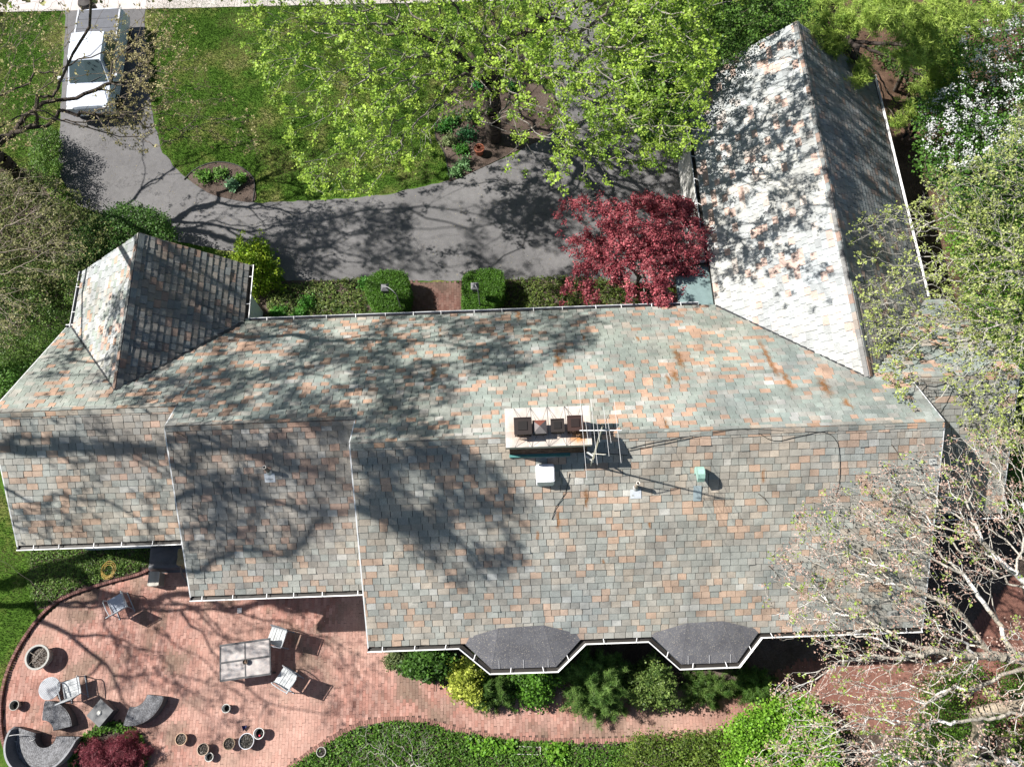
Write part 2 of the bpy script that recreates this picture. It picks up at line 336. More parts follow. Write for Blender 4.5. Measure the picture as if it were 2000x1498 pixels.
def bricks(poly, parent, z, near, holes=(), dark=1., lim=300):
    P = np.array(poly); x0, y0 = P.min(0); x1, y1 = P.max(0); x1 = min(x1, 17); x0 = max(x0, -20); y0 = max(y0, -4.5)
    wx, wy = .101, .203; nx = int((x1 - x0) / wx); ny = int((y1 - y0) / wy)
    I, J = np.meshgrid(np.arange(nx), np.arange(ny), indexing='ij'); X = x0 + I.ravel() * wx; Y = y0 + J.ravel() * wy + (I.ravel() % 2) * wy / 2 + RNG.normal(0, .003, I.size)
    C = np.stack([X + wx / 2, Y + wy / 2], 1); k = inside(C, poly)
    for h in holes: k &= ~inside(C, h)
    X, Y, C = X[k], Y[k], C[k]; n = len(X)
    f = RNG.random((n, 1)); base = np.array([.37, .19, .15]) * (1 - f) + np.array([.47, .30, .25]) * f
    base *= 1 + RNG.normal(0, .10, (n, 1))
    moss = np.clip((vnoise(C, 1.1, 3) * .55 + vnoise(C, .35, 4) * .45 - .44) * 3., 0, .75)[:, None]; base = base * (1 - moss) + np.array([.19, .155, .115]) * moss * (1 + RNG.normal(0, .12, (n, 1)))
    light = np.clip((vnoise(C, 2.2, 5) - .55) * 2, 0, .5)[:, None]; base = base * (1 - light) + np.array([.56, .38, .31]) * light
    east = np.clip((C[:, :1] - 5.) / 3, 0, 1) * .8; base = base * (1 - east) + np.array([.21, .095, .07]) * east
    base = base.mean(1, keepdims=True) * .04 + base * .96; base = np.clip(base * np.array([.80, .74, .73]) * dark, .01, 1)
    # some bricks in the path bed run out: narrow gaps open there
    size = np.stack([np.full(n, wx - .0045), np.full(n, wy - .0045), .05 + RNG.normal(0, .0022, n)], 1)
    o = np.stack([X, Y, np.full(n, z)], 1); ti = RNG.normal(0, .0022, (n, 2))
    V = BRV[None] * size[:, None] + o[:, None]; V[:, 4:, 2] += (BRV[None, 4:, 0] - .5) * ti[:, :1] + (BRV[None, 4:, 1] - .5) * ti[:, 1:]
    gone = (RNG.random(n) < .035) & (C[:, 0] > -3.5) & (C[:, 0] < 2.5) & (C[:, 1] < .2)
    pr = pix(np.concatenate([C, np.full((n, 1), z)], 1)); score = np.hypot(pr[:, 0] - near[0], pr[:, 1] - near[1]); order = np.argsort(score)
    V = V[order]; base = base[order]; gone = gone[order]; V[gone, :, 2] -= .018
    for i in range(min(lim, n)):
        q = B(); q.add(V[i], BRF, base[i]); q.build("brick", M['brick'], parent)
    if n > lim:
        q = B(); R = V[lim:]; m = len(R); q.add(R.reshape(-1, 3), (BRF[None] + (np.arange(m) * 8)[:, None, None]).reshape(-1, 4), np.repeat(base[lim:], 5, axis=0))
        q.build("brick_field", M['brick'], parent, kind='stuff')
LACE_C = gz(213, 1492)[:2]
lace_hole = [(LACE_C[0] + 1.25 * math.cos(a), LACE_C[1] + 1.25 * math.sin(a)) for a in np.arange(24) * math.pi / 12]
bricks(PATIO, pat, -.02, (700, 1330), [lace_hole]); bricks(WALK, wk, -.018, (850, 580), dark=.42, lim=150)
sheet("mulch_bed", lace_hole, .02, M['mulch'])
# soldier-course brick curb round the patio edge
def curb(pl, name, label, h, wd=.2, step=.075, col=(.34, .15, .115)):
    P = np.array(pl); seg = np.linalg.norm(np.diff(P, axis=0), axis=1); s = np.concatenate([[0], np.cumsum(seg)]); root = thing(name, label, "curb", (P[0][0], P[0][1], 0)); q = B()
    ds = np.arange(0, s[-1] - step, step); 
    for d in ds:
        x = np.interp(d + step / 2, s, P[:, 0]); y = np.interp(d + step / 2, s, P[:, 1]); x2 = np.interp(d + step, s, P[:, 0]); y2 = np.interp(d + step, s, P[:, 1]); a = math.atan2(y2 - y, x2 - x)
        c = np.array(col) * random.uniform(.6, 1.35)
        box(q, -step / 2 + .005, step / 2 - .005, -wd / 2, wd / 2, -.05, h + random.uniform(-.006, .006), c, rz_(a), (x, y, 0))
    q.build("curb_bricks", M['brick'], root, kind='stuff'); return root
curb(gpoly(spline([(330, 1080), (285, 1117), (213, 1138), (138, 1163), (92, 1193), (49, 1248), (19, 1308), (5, 1370), (8, 1440), (30, 1500)], 6)), "brick_curb", "dark raised brick curb curving round the left edge of the patio", .14, .09, col=(.15, .075, .065))
curb(gpoly(spline([(560, 1502), (640, 1446), (700, 1416), (760, 1404), (830, 1408), (900, 1426), (980, 1440), (1080, 1446), (1200, 1446), (1330, 1438), (1440, 1432)], 6)), "brick_curb", "low brick edging between the patio path and the ivy bed", .06, .16, col=(.24, .13, .105))

# ------------------------------------------------------------------ vegetation machinery
def grow(chains, pts, bf=.35, jit=.06, sag=0.):
    """join every attractor point to the nearest place of the growing skeleton; returns nodes, parents"""
    nodes = []; par = []; plen = []
    idx = {}
    for ch in chains:
        prev = -1
        for i, p in enumerate(ch):
            key = tuple(np.round(p, 3))
            if key in idx: prev = idx[key]; continue
            p = np.array(p, float)
            if i == 0 and nodes: prev = int(np.argmin([np.linalg.norm(q - p) for q in nodes]))
            nodes.append(p); par.append(prev); plen.append(0 if prev < 0 else plen[prev] + np.linalg.norm(p - nodes[prev])); idx[key] = len(nodes) - 1; prev = len(nodes) - 1
    # thicken chains with in-between nodes so that twigs can start anywhere
    nn, pp = [], []; mp = {}
    for i, p in enumerate(nodes):
        if par[i] < 0: nn.append(p); pp.append(-1); mp[i] = len(nn) - 1; continue
        a = nodes[par[i]]; L = np.linalg.norm(p - a); k = max(1, int(L / .45)); prev = mp[par[i]]
        for j in range(1, k + 1):
            q = a + (p - a) * j / k + (RNG.normal(0, jit * .6, 3) if j < k else 0); nn.append(q); pp.append(prev); prev = len(nn) - 1
        mp[i] = prev
    P0 = np.array(nn); m0 = len(P0); pl = np.zeros(m0)
    for i in range(m0):
        if pp[i] >= 0: pl[i] = pl[pp[i]] + np.linalg.norm(P0[i] - P0[pp[i]])
    n = len(pts); A = np.concatenate([P0, pts]); par = np.array(pp + [-1] * n); L = np.concatenate([pl, np.zeros(n)])
    best = np.full(n, 1e9); bi = np.zeros(n, int); alive = np.ones(n, bool)
    lowest = P0[0][2] + 1.2
    for i in range(m0):
        if P0[i][2] < lowest and len(P0) > 6 and P0[i][2] < .4 * P0[:, 2].max(): continue
        d = np.linalg.norm(pts - P0[i], axis=1) + bf * L[i]; u = d < best; best[u] = d[u]; bi[u] = i
    for _ in range(n):
        c = np.where(alive, best, 1e9); j = int(np.argmin(c)); alive[j] = False; k = bi[j]; g = m0 + j
        par[g] = k; L[g] = L[k] + np.linalg.norm(pts[j] - A[k])
        d = np.linalg.norm(pts - pts[j], axis=1) + bf * L[g]; u = alive & (d < best); best[u] = d[u]; bi[u] = g
    return A, par, m0
def skeleton(name, A, par, parent, col, r0=.005, e=2.3, rmin_scale=1., jit=.05, twigc=None, base_r=None, m='bark', label=None, patch=None):
    n = len(A); kids = [[] for _ in range(n)]
    for i in range(n):
        if par[i] >= 0: kids[par[i]].append(i)
    acc = np.zeros(n); order = []; st = [i for i in range(n) if par[i] < 0]
    while st:
        i = st.pop(); order.append(i); st += kids[i]
    for i in reversed(order): acc[i] = sum(acc[k] for k in kids[i]) if kids[i] else r0 ** e
    r = acc ** (1 / e)
    if base_r: 
        root = order[0]; f = base_r / r[root]; w_ = np.clip((r - r0) / (r[root] - r0 + 1e-9), 0, 1); r = r * (1 + (f - 1) * w_ ** .5)
    i = np.arange(n)[par >= 0]; P = A[par[i]]; Q = A[i]; ra = np.minimum(r[par[i]], r[i] * 1.6 + .002); rb = r[i]
    L = np.linalg.norm(Q - P, axis=1)
    m1 = P + (Q - P) * .36 + RNG.normal(0, 1, P.shape) * (L * jit)[:, None]; m2 = P + (Q - P) * .7 + RNG.normal(0, 1, P.shape) * (L * jit)[:, None]
    tc = np.array(col if twigc is None else twigc); th = np.clip(rb / .06, 0, 1)[:, None]; C = (np.array(col) * th + tc * (1 - th)) * (1 + RNG.normal(0, .1, (len(rb), 1)))
    if patch is not None:
        u = RNG.random(len(rb)) < patch[0]; C[u] = np.array(patch[1]) * (1 + RNG.normal(0, .08, (u.sum(), 1)))
    C = np.clip(C, .004, 1); b = B()
    for lo, hi, ns in ((.05, 9, 9), (.014, .05, 5), (0, .014, 3)):
        k = (rb >= lo) & (rb < hi)
        if k.any():
            a_, b_, c_ = ra[k], ra[k] * .64 + rb[k] * .36, ra[k] * .3 + rb[k] * .7
            tubes(b, P[k], m1[k], a_, b_, ns, C[k]); tubes(b, m1[k], m2[k], b_, c_, ns, C[k]); tubes(b, m2[k], Q[k], c_, rb[k], ns, C[k])
    term = np.array([i for i in range(n) if not kids[i]])
    return b.build(name, M[m], parent, smooth=True, label=label), term
def leaves(b, C, per, spread, size, ca, cb, up=.6, droop=0., aspect=1., cs=.15, flat=1., p=1., dens=None):
    C = np.asarray(C); n = len(C) * per; ctr = np.repeat(C, per, axis=0) + RNG.normal(0, 1, (n, 3)) * np.array([spread, spread, spread * flat]); ctr[:, 2] -= RNG.random(n) * droop
    nr = RNG.normal(0, 1, (n, 3)); nr[:, 2] = np.abs(nr[:, 2]) + up; nr /= np.linalg.norm(nr, axis=1)[:, None]
    a = RNG.normal(0, 1, (n, 3)); u = np.cross(nr, a); u /= np.linalg.norm(u, axis=1)[:, None]; v = np.cross(nr, u)
    s = (size * (1 + RNG.normal(0, .25, n)).clip(.4, 1.8))[:, None]; u = u * s * .5; v = v * s * .5 * aspect
    V = np.stack([ctr - u, ctr - v * .9 + u * .1, ctr + u, ctr + v * .9 + u * .1], 1)
    cc = np.repeat(mixc(ca, cb, len(C), .10, p), per, axis=0) * (1 + RNG.normal(0, cs, (n, 1)))
    b.add(V.reshape(-1, 3), (np.arange(n)[:, None] * 4 + np.arange(4)[None]), np.clip(cc, .004, 1)); return b
def needles(b, C, per, length, wd, ca, cb, up=.3, cs=.15, flat=.5):
    C = np.asarray(C); n = len(C) * per; o = np.repeat(C, per, axis=0) + RNG.normal(0, length * .3, (n, 3)); d = RNG.normal(0, 1, (n, 3)); d[:, 2] = d[:, 2] * flat + up * .4; d /= np.linalg.norm(d, axis=1)[:, None]
    s = np.cross(d, RNG.normal(0, 1, (n, 3))); s /= np.linalg.norm(s, axis=1)[:, None]; l = length * (1 + RNG.normal(0, .2, n))[:, None]
    V = np.stack([o - s * wd / 2, o + s * wd / 2, o + d * l], 1)
    cc = np.repeat(mixc(ca, cb, len(C), .10), per, axis=0) * (1 + RNG.normal(0, cs, (n, 1)))
    b.add(V.reshape(-1, 3), np.arange(n)[:, None] * 3 + np.arange(3)[None], np.clip(cc, .004, 1)); return b
def pxsample(poly, n, zf, keep=None, tries=12, clump=0, cs=.3):
    """n points whose image falls in the polygon, at heights zf(n)"""
    out = []; P = np.array(poly); lo, hi = P.min(0), P.max(0); got = 0
    for _ in range(tries):
        q = lo + RNG.random((n * 2, 2)) * (hi - lo); q = q[inside(q, poly)]; z = zf(len(q))
        W = np.array([gz(x, y, zz) for (x, y), zz in zip(q, z)]) if len(q) else np.zeros((0, 3))
        if keep is not None and len(W): W = W[keep(W)]
        out.append(W); got += len(W)
        if got >= n: break
    W = np.concatenate(out)[:n]
    return W
def clumpy(W, s, thr, seed):
    """drop points where a 3d-ish noise is low, leaving gaps between clumps"""
    q = vnoise(np.stack([W[:, 0] + W[:, 2] * .7, W[:, 1] - W[:, 2] * .4], 1), s, seed) * .6 + vnoise(W[:, :2], s * .45, seed + 1) * .4
    return W[q > thr]
def blob(c, rx, ry, rzz, n, shell=.75, seed=None):
    d = RNG.normal(0, 1, (n, 3)); d /= np.linalg.norm(d, axis=1)[:, None]; d[:, 2] = np.abs(d[:, 2]) * 1.0
    r = shell + (1 - shell) * RNG.random((n, 1)); 
    a = np.arctan2(d[:, 1], d[:, 0]); lob = (1 + .16 * np.sin(3 * a + c[0]) + .12 * np.sin(5 * a + c[1] * 3) + .09 * np.sin(9 * a + c[0] * 5)) * (1 + RNG.normal(0, .09, len(a)))
    return np.array(c) + d * r * np.array([rx, ry, rzz]) * lob[:, None]
def shrub(name, label, cx, cy, rx, ry, h, n, per, size, ca, cb, cat="shrub", group=None, m='leaf', spread=None, stem=(.12, .09, .07), needle=None, up=.6, clump=None, z0=0., cs=.18, nst=16):
    root = thing(name, label, cat, (cx, cy, z0), group)
    C = blob((cx, cy, z0 + .05), rx, ry, h, n, .55)
    if needle and name != 'laceleaf_maple' and n > 300:                # arching sprays
        C = []; m_ = int(n / 14)
        for _ in range(m_):
            a = random.random() * 6.283; el_ = random.uniform(.15, 1.4); L_ = random.uniform(.7, 1.2); e_ = np.array([rx * L_ * math.cos(a) * math.cos(el_), ry * L_ * math.sin(a) * math.cos(el_), h * L_ * math.sin(el_)])
            for t in np.linspace(.3, 1, 14): C.append(np.array([cx, cy, z0 + .05]) + e_ * t + np.array([0, 0, -.18 * t * t * h]) + RNG.normal(0, .02 + .03 * (1 - t), 3))
        C = np.array(C); C = C[C[:, 2] > .03]
    if clump: C = clumpy(C, clump[0], clump[1], int(abs(cx * 31 + cy * 7)) % 50)
    b = B()
    if needle: needles(b, C, per, needle[0], needle[1], ca, cb, up, cs)
    else: leaves(b, C, per, spread or size * 1.1, size, ca, cb, up, cs=cs)
    b.build("foliage", M[m], root)
    q = B(); k = RNG.choice(len(C), min(nst * 3, len(C)), replace=False); base = np.array([cx, cy, z0]) + RNG.normal(0, .06, (len(k), 3)) * np.array([1, 1, 0])
    mid = base + (C[k] - base) * .55 + RNG.normal(0, .04, (len(k), 3)); tubes(q, base, mid, .016, .01, 4, stem); tubes(q, mid, C[k], .01, .004, 3, stem); q.build("stem", M['bark'], root)
    return root
# ------------------------------------------------------------------ the house
K = .72
house = thing("house", "long low white house under mottled green, grey and rust slate roofs", "house", (0, 6, 0))
PF = ((0, 12.19, 3.), (0, K, 1.)); PR = ((0, 6.33, 7.21), (0, -K, 1.)); PM = ((0, 7.2, 6.6), (0, -K, 1.)); PL = ((0, 8.0, 6.02), (0, -K, 1.)); PE = ((0, 8.1, 5.94), (0, -K, 1.))
def zf(pl, x, y): (p, n) = pl; return p[2] - (n[0] * (x - p[0]) + n[1] * (y - p[1])) / n[2]
KWL, KWR, KLL, KLR = .823, .74, .770, .819
PWL = ((6.9, 0, 3.), (-KWL, 0, 1.)); PWR = ((14.42, 0, 3.), (KWR, 0, 1.)); PLL = ((-15.1, 0, 3.), (-KLL, 0, 1.)); PLR = ((-8.93, 0, 3.), (KLR, 0, 1.))
P_WL = [(7.06, 12.01), (10.46, 8.12), (10.46, 21.6), (7.06, 21.6)]; P_WR = [(14.26, 11.95), (10.46, 8.12), (10.46, 21.6), (14.26, 21.6)]
P_LL = [(-14.95, 12.03), (-11.92, 8.79), (-11.92, 14.25), (-14.95, 14.25)]; P_LR = [(-9.10, 12.0), (-11.92, 8.79), (-11.92, 14.25), (-9.10, 14.25)]
def shrink(poly, d):
    c = np.mean(poly, axis=0); return [tuple(np.array(p) + (c - np.array(p)) / np.linalg.norm(c - np.array(p)) * d) for p in poly]
HID = [shrink(P_WL, .3), shrink(P_WR, .3), shrink(P_LL, .3), shrink(P_LR, .3)]
# rust runs: (pixel x, y of head, width m, length m) on the front slope; a few on the rear
STAIN = [(1012, 612, .10, .55), (1090, 700, .10, .55), (1098, 690, .07, .3), (1325, 700, .11, .6), (1318, 735, .08, .3), (847, 728, .08, .35), (1500, 700, .08, 1.1), (1536, 742, .09, .55), (1610, 755, .12, .5), (1305, 742, .06, .3), (1300, 830, .06, .25), (860, 650, .05, .3), (1140, 660, .05, .2), (1245, 660, .05, .25), (1655, 790, .09, .3)]
STAINW = [(on(x, y, *PF)[:2], w_, l_) for x, y, w_, l_ in STAIN]
STAINR = [(on(x, y, *PR)[:2], w_, l_) for x, y, w_, l_ in [(1269, 1025, .04, .12), (1178, 1100, .04, .14), (1050, 1050, .04, .2), (1020, 1045, .03, .1), (1090, 1015, .05, .3), (1145, 975, .06, .3), (1490, 930, .05, .2)]]
def stainw(X, Y, rear=False):
    w_ = np.zeros(len(X))
    for (c, ww, ll) in (STAINR if rear else STAINW):
        dx = (X - c[0]) / ww; dy = (Y - c[1]) / (ll * .8) ; wob = np.sin(Y * 23) * .3
        w_ = np.maximum(w_, np.exp(-((dx + wob) ** 2) - dy ** 4) * .95)
    return w_
PAL = {  # (weight, colour)
 'front': ([.36, .24, .13, .19, .05, .03], [(.225, .262, .238), (.265, .285, .262), (.285, .275, .25), (.41, .245, .165), (.37, .315, .265), (.40, .39, .37)]),
 'rear': ([.30, .26, .13, .15, .13, .03], [(.232, .25, .236), (.285, .278, .252), (.225, .212, .188), (.38, .25, .175), (.33, .285, .235), (.38, .385, .37)]),
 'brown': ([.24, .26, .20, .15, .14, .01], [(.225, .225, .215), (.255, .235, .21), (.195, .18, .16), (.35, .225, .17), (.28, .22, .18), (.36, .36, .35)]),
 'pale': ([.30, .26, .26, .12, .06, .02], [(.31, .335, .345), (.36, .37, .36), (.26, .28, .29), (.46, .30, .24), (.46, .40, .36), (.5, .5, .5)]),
 'dark': ([.34, .24, .24, .10, .08, .0], [(.17, .19, .195), (.20, .20, .195), (.145, .145, .145), (.25, .165, .13), (.26, .22, .19), (.3, .3, .3)])}  # shade on the wing slopes facing from the sun is deepened in these tones
def slope(root, plan, plane, O, U, V, palf, seed, expo=.2, wid=(.2, .34), cull=None, rear=False, pick=None, stain=False, rough=1.):
    """lays slates course by course over a convex plan polygon; returns (verts, faces, colours) lists"""
    rg = np.random.default_rng(seed); O = np.array(O, float); U = np.array(U, float); V = np.array(V, float); V /= np.linalg.norm(V); Nn = np.cross(U, V)
    uv = []
    A2 = np.array([[U[0], V[0]], [U[1], V[1]]]); inv = np.linalg.inv(A2)
    for p in plan: uv.append(inv @ (np.array(p) - O[:2]))
    uv = np.array(uv); ar = 0
    for i in range(len(uv)): a, b_ = uv[i], uv[(i + 1) % len(uv)]; ar += a[0] * b_[1] - a[1] * b_[0]
    if ar < 0: uv = uv[::-1]
    lines = []
    for i in range(len(uv)):
        a, b_ = uv[i], uv[(i + 1) % len(uv)]; d = b_ - a; nx, ny = d[1], -d[0]; L = math.hypot(nx, ny); lines.append((nx / L, ny / L, (nx * a[0] + ny * a[1]) / L))
    u0, v0 = uv.min(0); u1, v1 = uv.max(0); out = []
    sag = lambda u, v: 0
    for j in range(int(math.floor(v0 / expo)) - 0, int(math.ceil(v1 / expo)) + 1):
        va = j * expo; vb = va + expo + .03; u = u0 - rg.random() * .3 - .1
        if vb < v0 - .01 or va > v1: continue
        while u < u1:
            w_ = rg.uniform(*wid); g = .0045 + rg.random() * .005; jj = rg.normal(0, .0035, 4)
            quad = [(u + g, va + jj[0]), (u + w_ - g, va + jj[1]), (u + w_ - g, vb), (u + g, vb)]
            if rg.random() < .03: quad = [(u + g, va + .02 * rg.random()), (u + g + w_ * .3, va), (u + w_ - g, va + jj[1]), (u + w_ - g, vb), (u + g, vb)]
            poly = clip(quad, lines); uc = u + w_ / 2; vc = va + expo / 2; u += w_
            if len(poly) < 3: continue
            C = O + U * uc + V * vc
            if cull is not None and any(inside(C[None, :2], h)[0] for h in cull): continue
            P = np.array(poly); 
            if (P[:, 0].max() - P[:, 0].min()) < .02 or (P[:, 1].max() - P[:, 1].min()) < .02: continue
            tu, th = rg.normal(0, .0035), .020 + abs(rg.normal(0, .004)); lift = rg.random() < .02
            if lift: th += .02
            h = th * (1 - (P[:, 1] - va) / (vb - va)) + .007 + (P[:, 0] - uc) / w_ * tu * 2 * (1 - (P[:, 1] - va) / (vb - va))
            out.append((C, poly, h, va))
    C = np.array([o[0] for o in out]); n = len(out)
    cols = np.zeros((n, 3)); reg = vnoise(C[:, :2], 2.6, seed + 5) * .6 + vnoise(C[:, :2], 1.1, seed + 6) * .4; soft = .30 if rear or palf(C[0]) in ('brown', 'dark', 'rear') else .24
    cl = vnoise(C[:, :2] * np.array([1, 1.6]), 1.5, seed) * .55 + vnoise(C[:, :2], .5, seed + 9) * .45
    for i in range(n):
        nm = palf(C[i]); w_, pc = PAL[nm]; w_ = np.array(w_, float); w_[3] *= np.clip(1 + (cl[i] - .5) * 4.5, .15, 3.2); w_ /= w_.sum()
        cols[i] = np.array(pc[rg.choice(6, p=w_)]) * (1 + rg.normal(0, .10)) * (.86 + .3 * cl[i]); mu = np.array(pc[1]); cols[i] = cols[i] * (1 - soft) + mu * soft; cols[i] *= 1 + (reg[i] - .5) * np.array([.15, .04, -.10]) * (1 + rg.normal(0, .02, 3))
    picks = set()
    if pick:
        pr = pix(C); sc = np.hypot(pr[:, 0] - pick[0], (pr[:, 1] - pick[1]) * 1.3); picks = set(np.argsort(sc)[:pick[2]].tolist())
    fld = B()
    for i, (c, poly, h, va) in enumerate(out):
        k = len(poly); P = np.array(poly); top = O + P[:, :1] * U + P[:, 1:2] * V + h[:, None] * Nn; bot = O + P[:, :1] * U + P[:, 1:2] * V - .004 * Nn
        dst = fld if i not in picks else B()
        if stain and k == 4 and stainw(np.array([c[0]]), np.array([c[1]]), rear).max() > .004:
            nu, nv = 8, 5; s_, t_ = np.meshgrid(np.linspace(0, 1, nu + 1), np.linspace(0, 1, nv + 1), indexing='ij'); s_, t_ = s_.ravel()[:, None], t_.ravel()[:, None]
            G = top[0] * (1 - s_) * (1 - t_) + top[1] * s_ * (1 - t_) + top[2] * s_ * t_ + top[3] * (1 - s_) * t_
            f = np.array([[a * (nv + 1) + b_, (a + 1) * (nv + 1) + b_, (a + 1) * (nv + 1) + b_ + 1, a * (nv + 1) + b_ + 1] for a in range(nu) for b_ in range(nv)])
            ctr = G[f].mean(1); w_ = (stainw(ctr[:, 0], ctr[:, 1], rear) * (1 + rg.normal(0, .15, len(ctr)))).clip(0, 1)[:, None]
            dst.add(G, f, cols[i] * (1 - w_) + np.array([.21, .095, .03]) * w_)
            dst.add(np.concatenate([bot, top]), [[a, (a + 1) % k, (a + 1) % k + k, a + k] for a in range(k)], cols[i])
        else:
            dst.add(np.concatenate([bot, top]), [list(range(k, 2 * k))] + [[a, (a + 1) % k, (a + 1) % k + k, a + k] for a in range(k)], cols[i])
        if i in picks: dst.build("slate", M['slate'], root)
    if fld.n: fld.build("slate_field", M['slate'], root, kind='stuff')
def deck(b, plan, plane, th=.14, off=-.006):
    V = [(x, y, zf(plane, x, y) + off) for x, y in plan]; n = len(plan); b.add(V + [(x, y, z - th) for x, y, z in V], [list(range(n)), list(range(2 * n - 1, n - 1, -1))] + [[i, (i + 1) % n, (i + 1) % n + n, i + n] for i in range(n)], (.04, .04, .04))
def ridge_caps(root, p, q, planes, seg=.33, w_=.13, pal='rear'):
    """a course of cap slates each side of a ridge"""
    p = np.array(p, float); q = np.array(q, float); L = np.linalg.norm(q - p); d = (q - p) / L; b = B(); rg = np.random.default_rng(int(abs(p[0] * 13)) + 3)
    for (pt, nn) in planes:
        nn = np.array(nn, float); nn /= np.linalg.norm(nn); dn = np.cross(nn, d); dn = dn if dn[2] < 0 else -dn; s = 0
        while s < L:
            e = min(s + seg * rg.uniform(.8, 1.1), L); pw, pc = PAL[pal]; c = np.array(pc[rg.choice(6, p=np.array(pw) / sum(pw))]) * rg.uniform(.8, 1.1); hh = .036 + rg.random() * .012
            a = p + d * (s + .003) + nn * hh - dn * .004; bb = p + d * (e - .003) + nn * (hh + .004) - dn * .004; V = [a, bb, bb + dn * w_, a + dn * w_]; V = [v - nn * .02 for v in V] + V
            b.add(V, [[4, 5, 6, 7], [0, 1, 5, 4], [1, 2, 6, 5], [2, 3, 7, 6], [3, 0, 4, 7], [3, 2, 1, 0]], c); s = e
    b.build("ridge_cap_slates", M['slate'], root, kind='stuff')
# main roof: one north slope stepping up in three ridges, three south slopes, lower east end
roof = B()
plF = {'L': [(-15.2, 12.06), (-9.77, 12.06), (-9.77, 8.0), (-15.2, 8.0)], 'M': [(-9.77, 12.06), (-4.42, 12.06), (-4.42, 7.2), (-9.77, 7.2)],
       'R': [(-4.42, 12.06), (11.6, 12.06), (11.6, 6.33), (-4.42, 6.33)], 'E': [(11.6, 11.9), (14.95, 11.9), (14.95, 8.1), (11.6, 8.1)]}
plS = {'R': ([(-4.42, 1.3), (11.6, 1.3), (11.6, 6.33), (-4.42, 6.33)], PR), 'M': ([(-9.77, 2.92), (-4.42, 2.92), (-4.42, 7.2), (-9.77, 7.2)], PM),
       'L': ([(-15.2, 4.6), (-9.77, 4.6), (-9.77, 8.0), (-15.2, 8.0)], PL), 'E': ([(11.62, 4.55), (14.8, 4.55), (14.8, 8.1), (11.62, 8.1)], PE)}
for p in plF.values(): deck(roof, p, PF)
for p, q in plS.values(): deck(roof, p, q)
roof = roof.build("roof", M['underlay'], house)
sF = lambda c: 'front'
for i, (k_, p) in enumerate(plF.items()):
    slope(roof, p, PF, (0, 12.06, zf(PF, 0, 12.06)), (-1, 0, 0), (0, -1, K), sF, 21 + i, cull=HID, stain=(k_ != 'L'))
slope(roof, plS['R'][0], PR, (0, 1.3, zf(PR, 0, 1.3)), (1, 0, 0), (0, 1, K), lambda c: 'rear', 31, rear=True, pick=(1000, 1110, 300), stain=True)
slope(roof, plS['M'][0], PM, (0, 2.92, zf(PM, 0, 2.92)), (1, 0, 0), (0, 1, K), lambda c: 'brown' if c[1] > 4.2 or random.random() < .3 else 'rear', 32)
slope(roof, plS['L'][0], PL, (0, 4.6, zf(PL, 0, 4.6)), (1, 0, 0), (0, 1, K), lambda c: 'brown' if c[0] > -12.5 and c[1] > 6.2 else 'rear', 33)
slope(roof, plS['E'][0], PE, (0, 4.55, zf(PE, 0, 4.55)), (1, 0, 0), (0, 1, K), lambda c: 'rear', 34)
ridge_caps(roof, (-4.42, 6.33, 7.21), (11.6, 6.33, 7.21), (PF, PR)); ridge_caps(roof, (-9.77, 7.2, 6.6), (-4.42, 7.2, 6.6), (PF, PM), pal='brown')
ridge_caps(roof, (-15.2, 8, 6.02), (-9.77, 8, 6.02), (PF, PL)); ridge_caps(roof, (11.6, 8.1, 5.94), (14.85, 8.1, 5.94), (PF, PE))
# rake edges and step walls
b = B(); WH = (.62, .63, .64)
def rake(b, x, y0, y1, pl, side, wd=.035, dp=.16, col=WH):
    a = np.array([x + side * wd / 2, y0, zf(pl, x, y0) - dp / 2 + .0]); c = np.array([x + side * wd / 2, y1, zf(pl, x, y1) - dp / 2 + .0]); bar(b, a, c, wd, dp, col)
for x, y0, y1, pl, s in ((-4.42, 6.33, 1.3, PR, -1), (-4.42, 6.33, 7.2, PF, -1), (-9.77, 7.2, 2.92, PM, -1), (-9.77, 7.2, 8.0, PF, -1), (-15.2, 8, 4.6, PL, -1), (-15.2, 8, 12.06, PF, -1), (11.6, 6.33, 1.3, PR, 1), (11.6, 6.33, 8.1, PF, 1), (14.95, 8.1, 11.9, PF, 1), (14.8, 8.1, 4.55, PE, 1)):
    b = B(); rake(b, x, y0, y1, pl, s); b.build("bargeboard", M['any'], house)
# wings
wingR = B(); deck(wingR, P_WL, PWL); deck(wingR, P_WR, PWR); wingR = wingR.build("wing_roof", M['underlay'], house)
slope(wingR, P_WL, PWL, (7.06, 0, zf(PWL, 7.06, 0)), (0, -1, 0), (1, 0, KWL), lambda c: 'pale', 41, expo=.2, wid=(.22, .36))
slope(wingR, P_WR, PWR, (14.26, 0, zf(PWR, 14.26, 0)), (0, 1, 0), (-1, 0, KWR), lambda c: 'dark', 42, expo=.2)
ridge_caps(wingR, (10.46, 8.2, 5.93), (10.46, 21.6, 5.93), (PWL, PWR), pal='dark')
wingL = B(); deck(wingL, P_LL, PLL); deck(wingL, P_LR, PLR); wingL = wingL.build("wing_roof", M['underlay'], house)
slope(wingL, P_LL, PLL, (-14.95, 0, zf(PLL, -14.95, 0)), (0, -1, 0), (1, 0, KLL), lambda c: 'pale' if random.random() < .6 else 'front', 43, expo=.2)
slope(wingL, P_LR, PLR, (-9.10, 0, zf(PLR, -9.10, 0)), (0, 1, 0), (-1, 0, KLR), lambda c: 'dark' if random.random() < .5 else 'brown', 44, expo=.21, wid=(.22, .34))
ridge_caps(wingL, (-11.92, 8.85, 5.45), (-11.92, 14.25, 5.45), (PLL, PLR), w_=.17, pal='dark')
b = B()                                                               # dark lead valleys
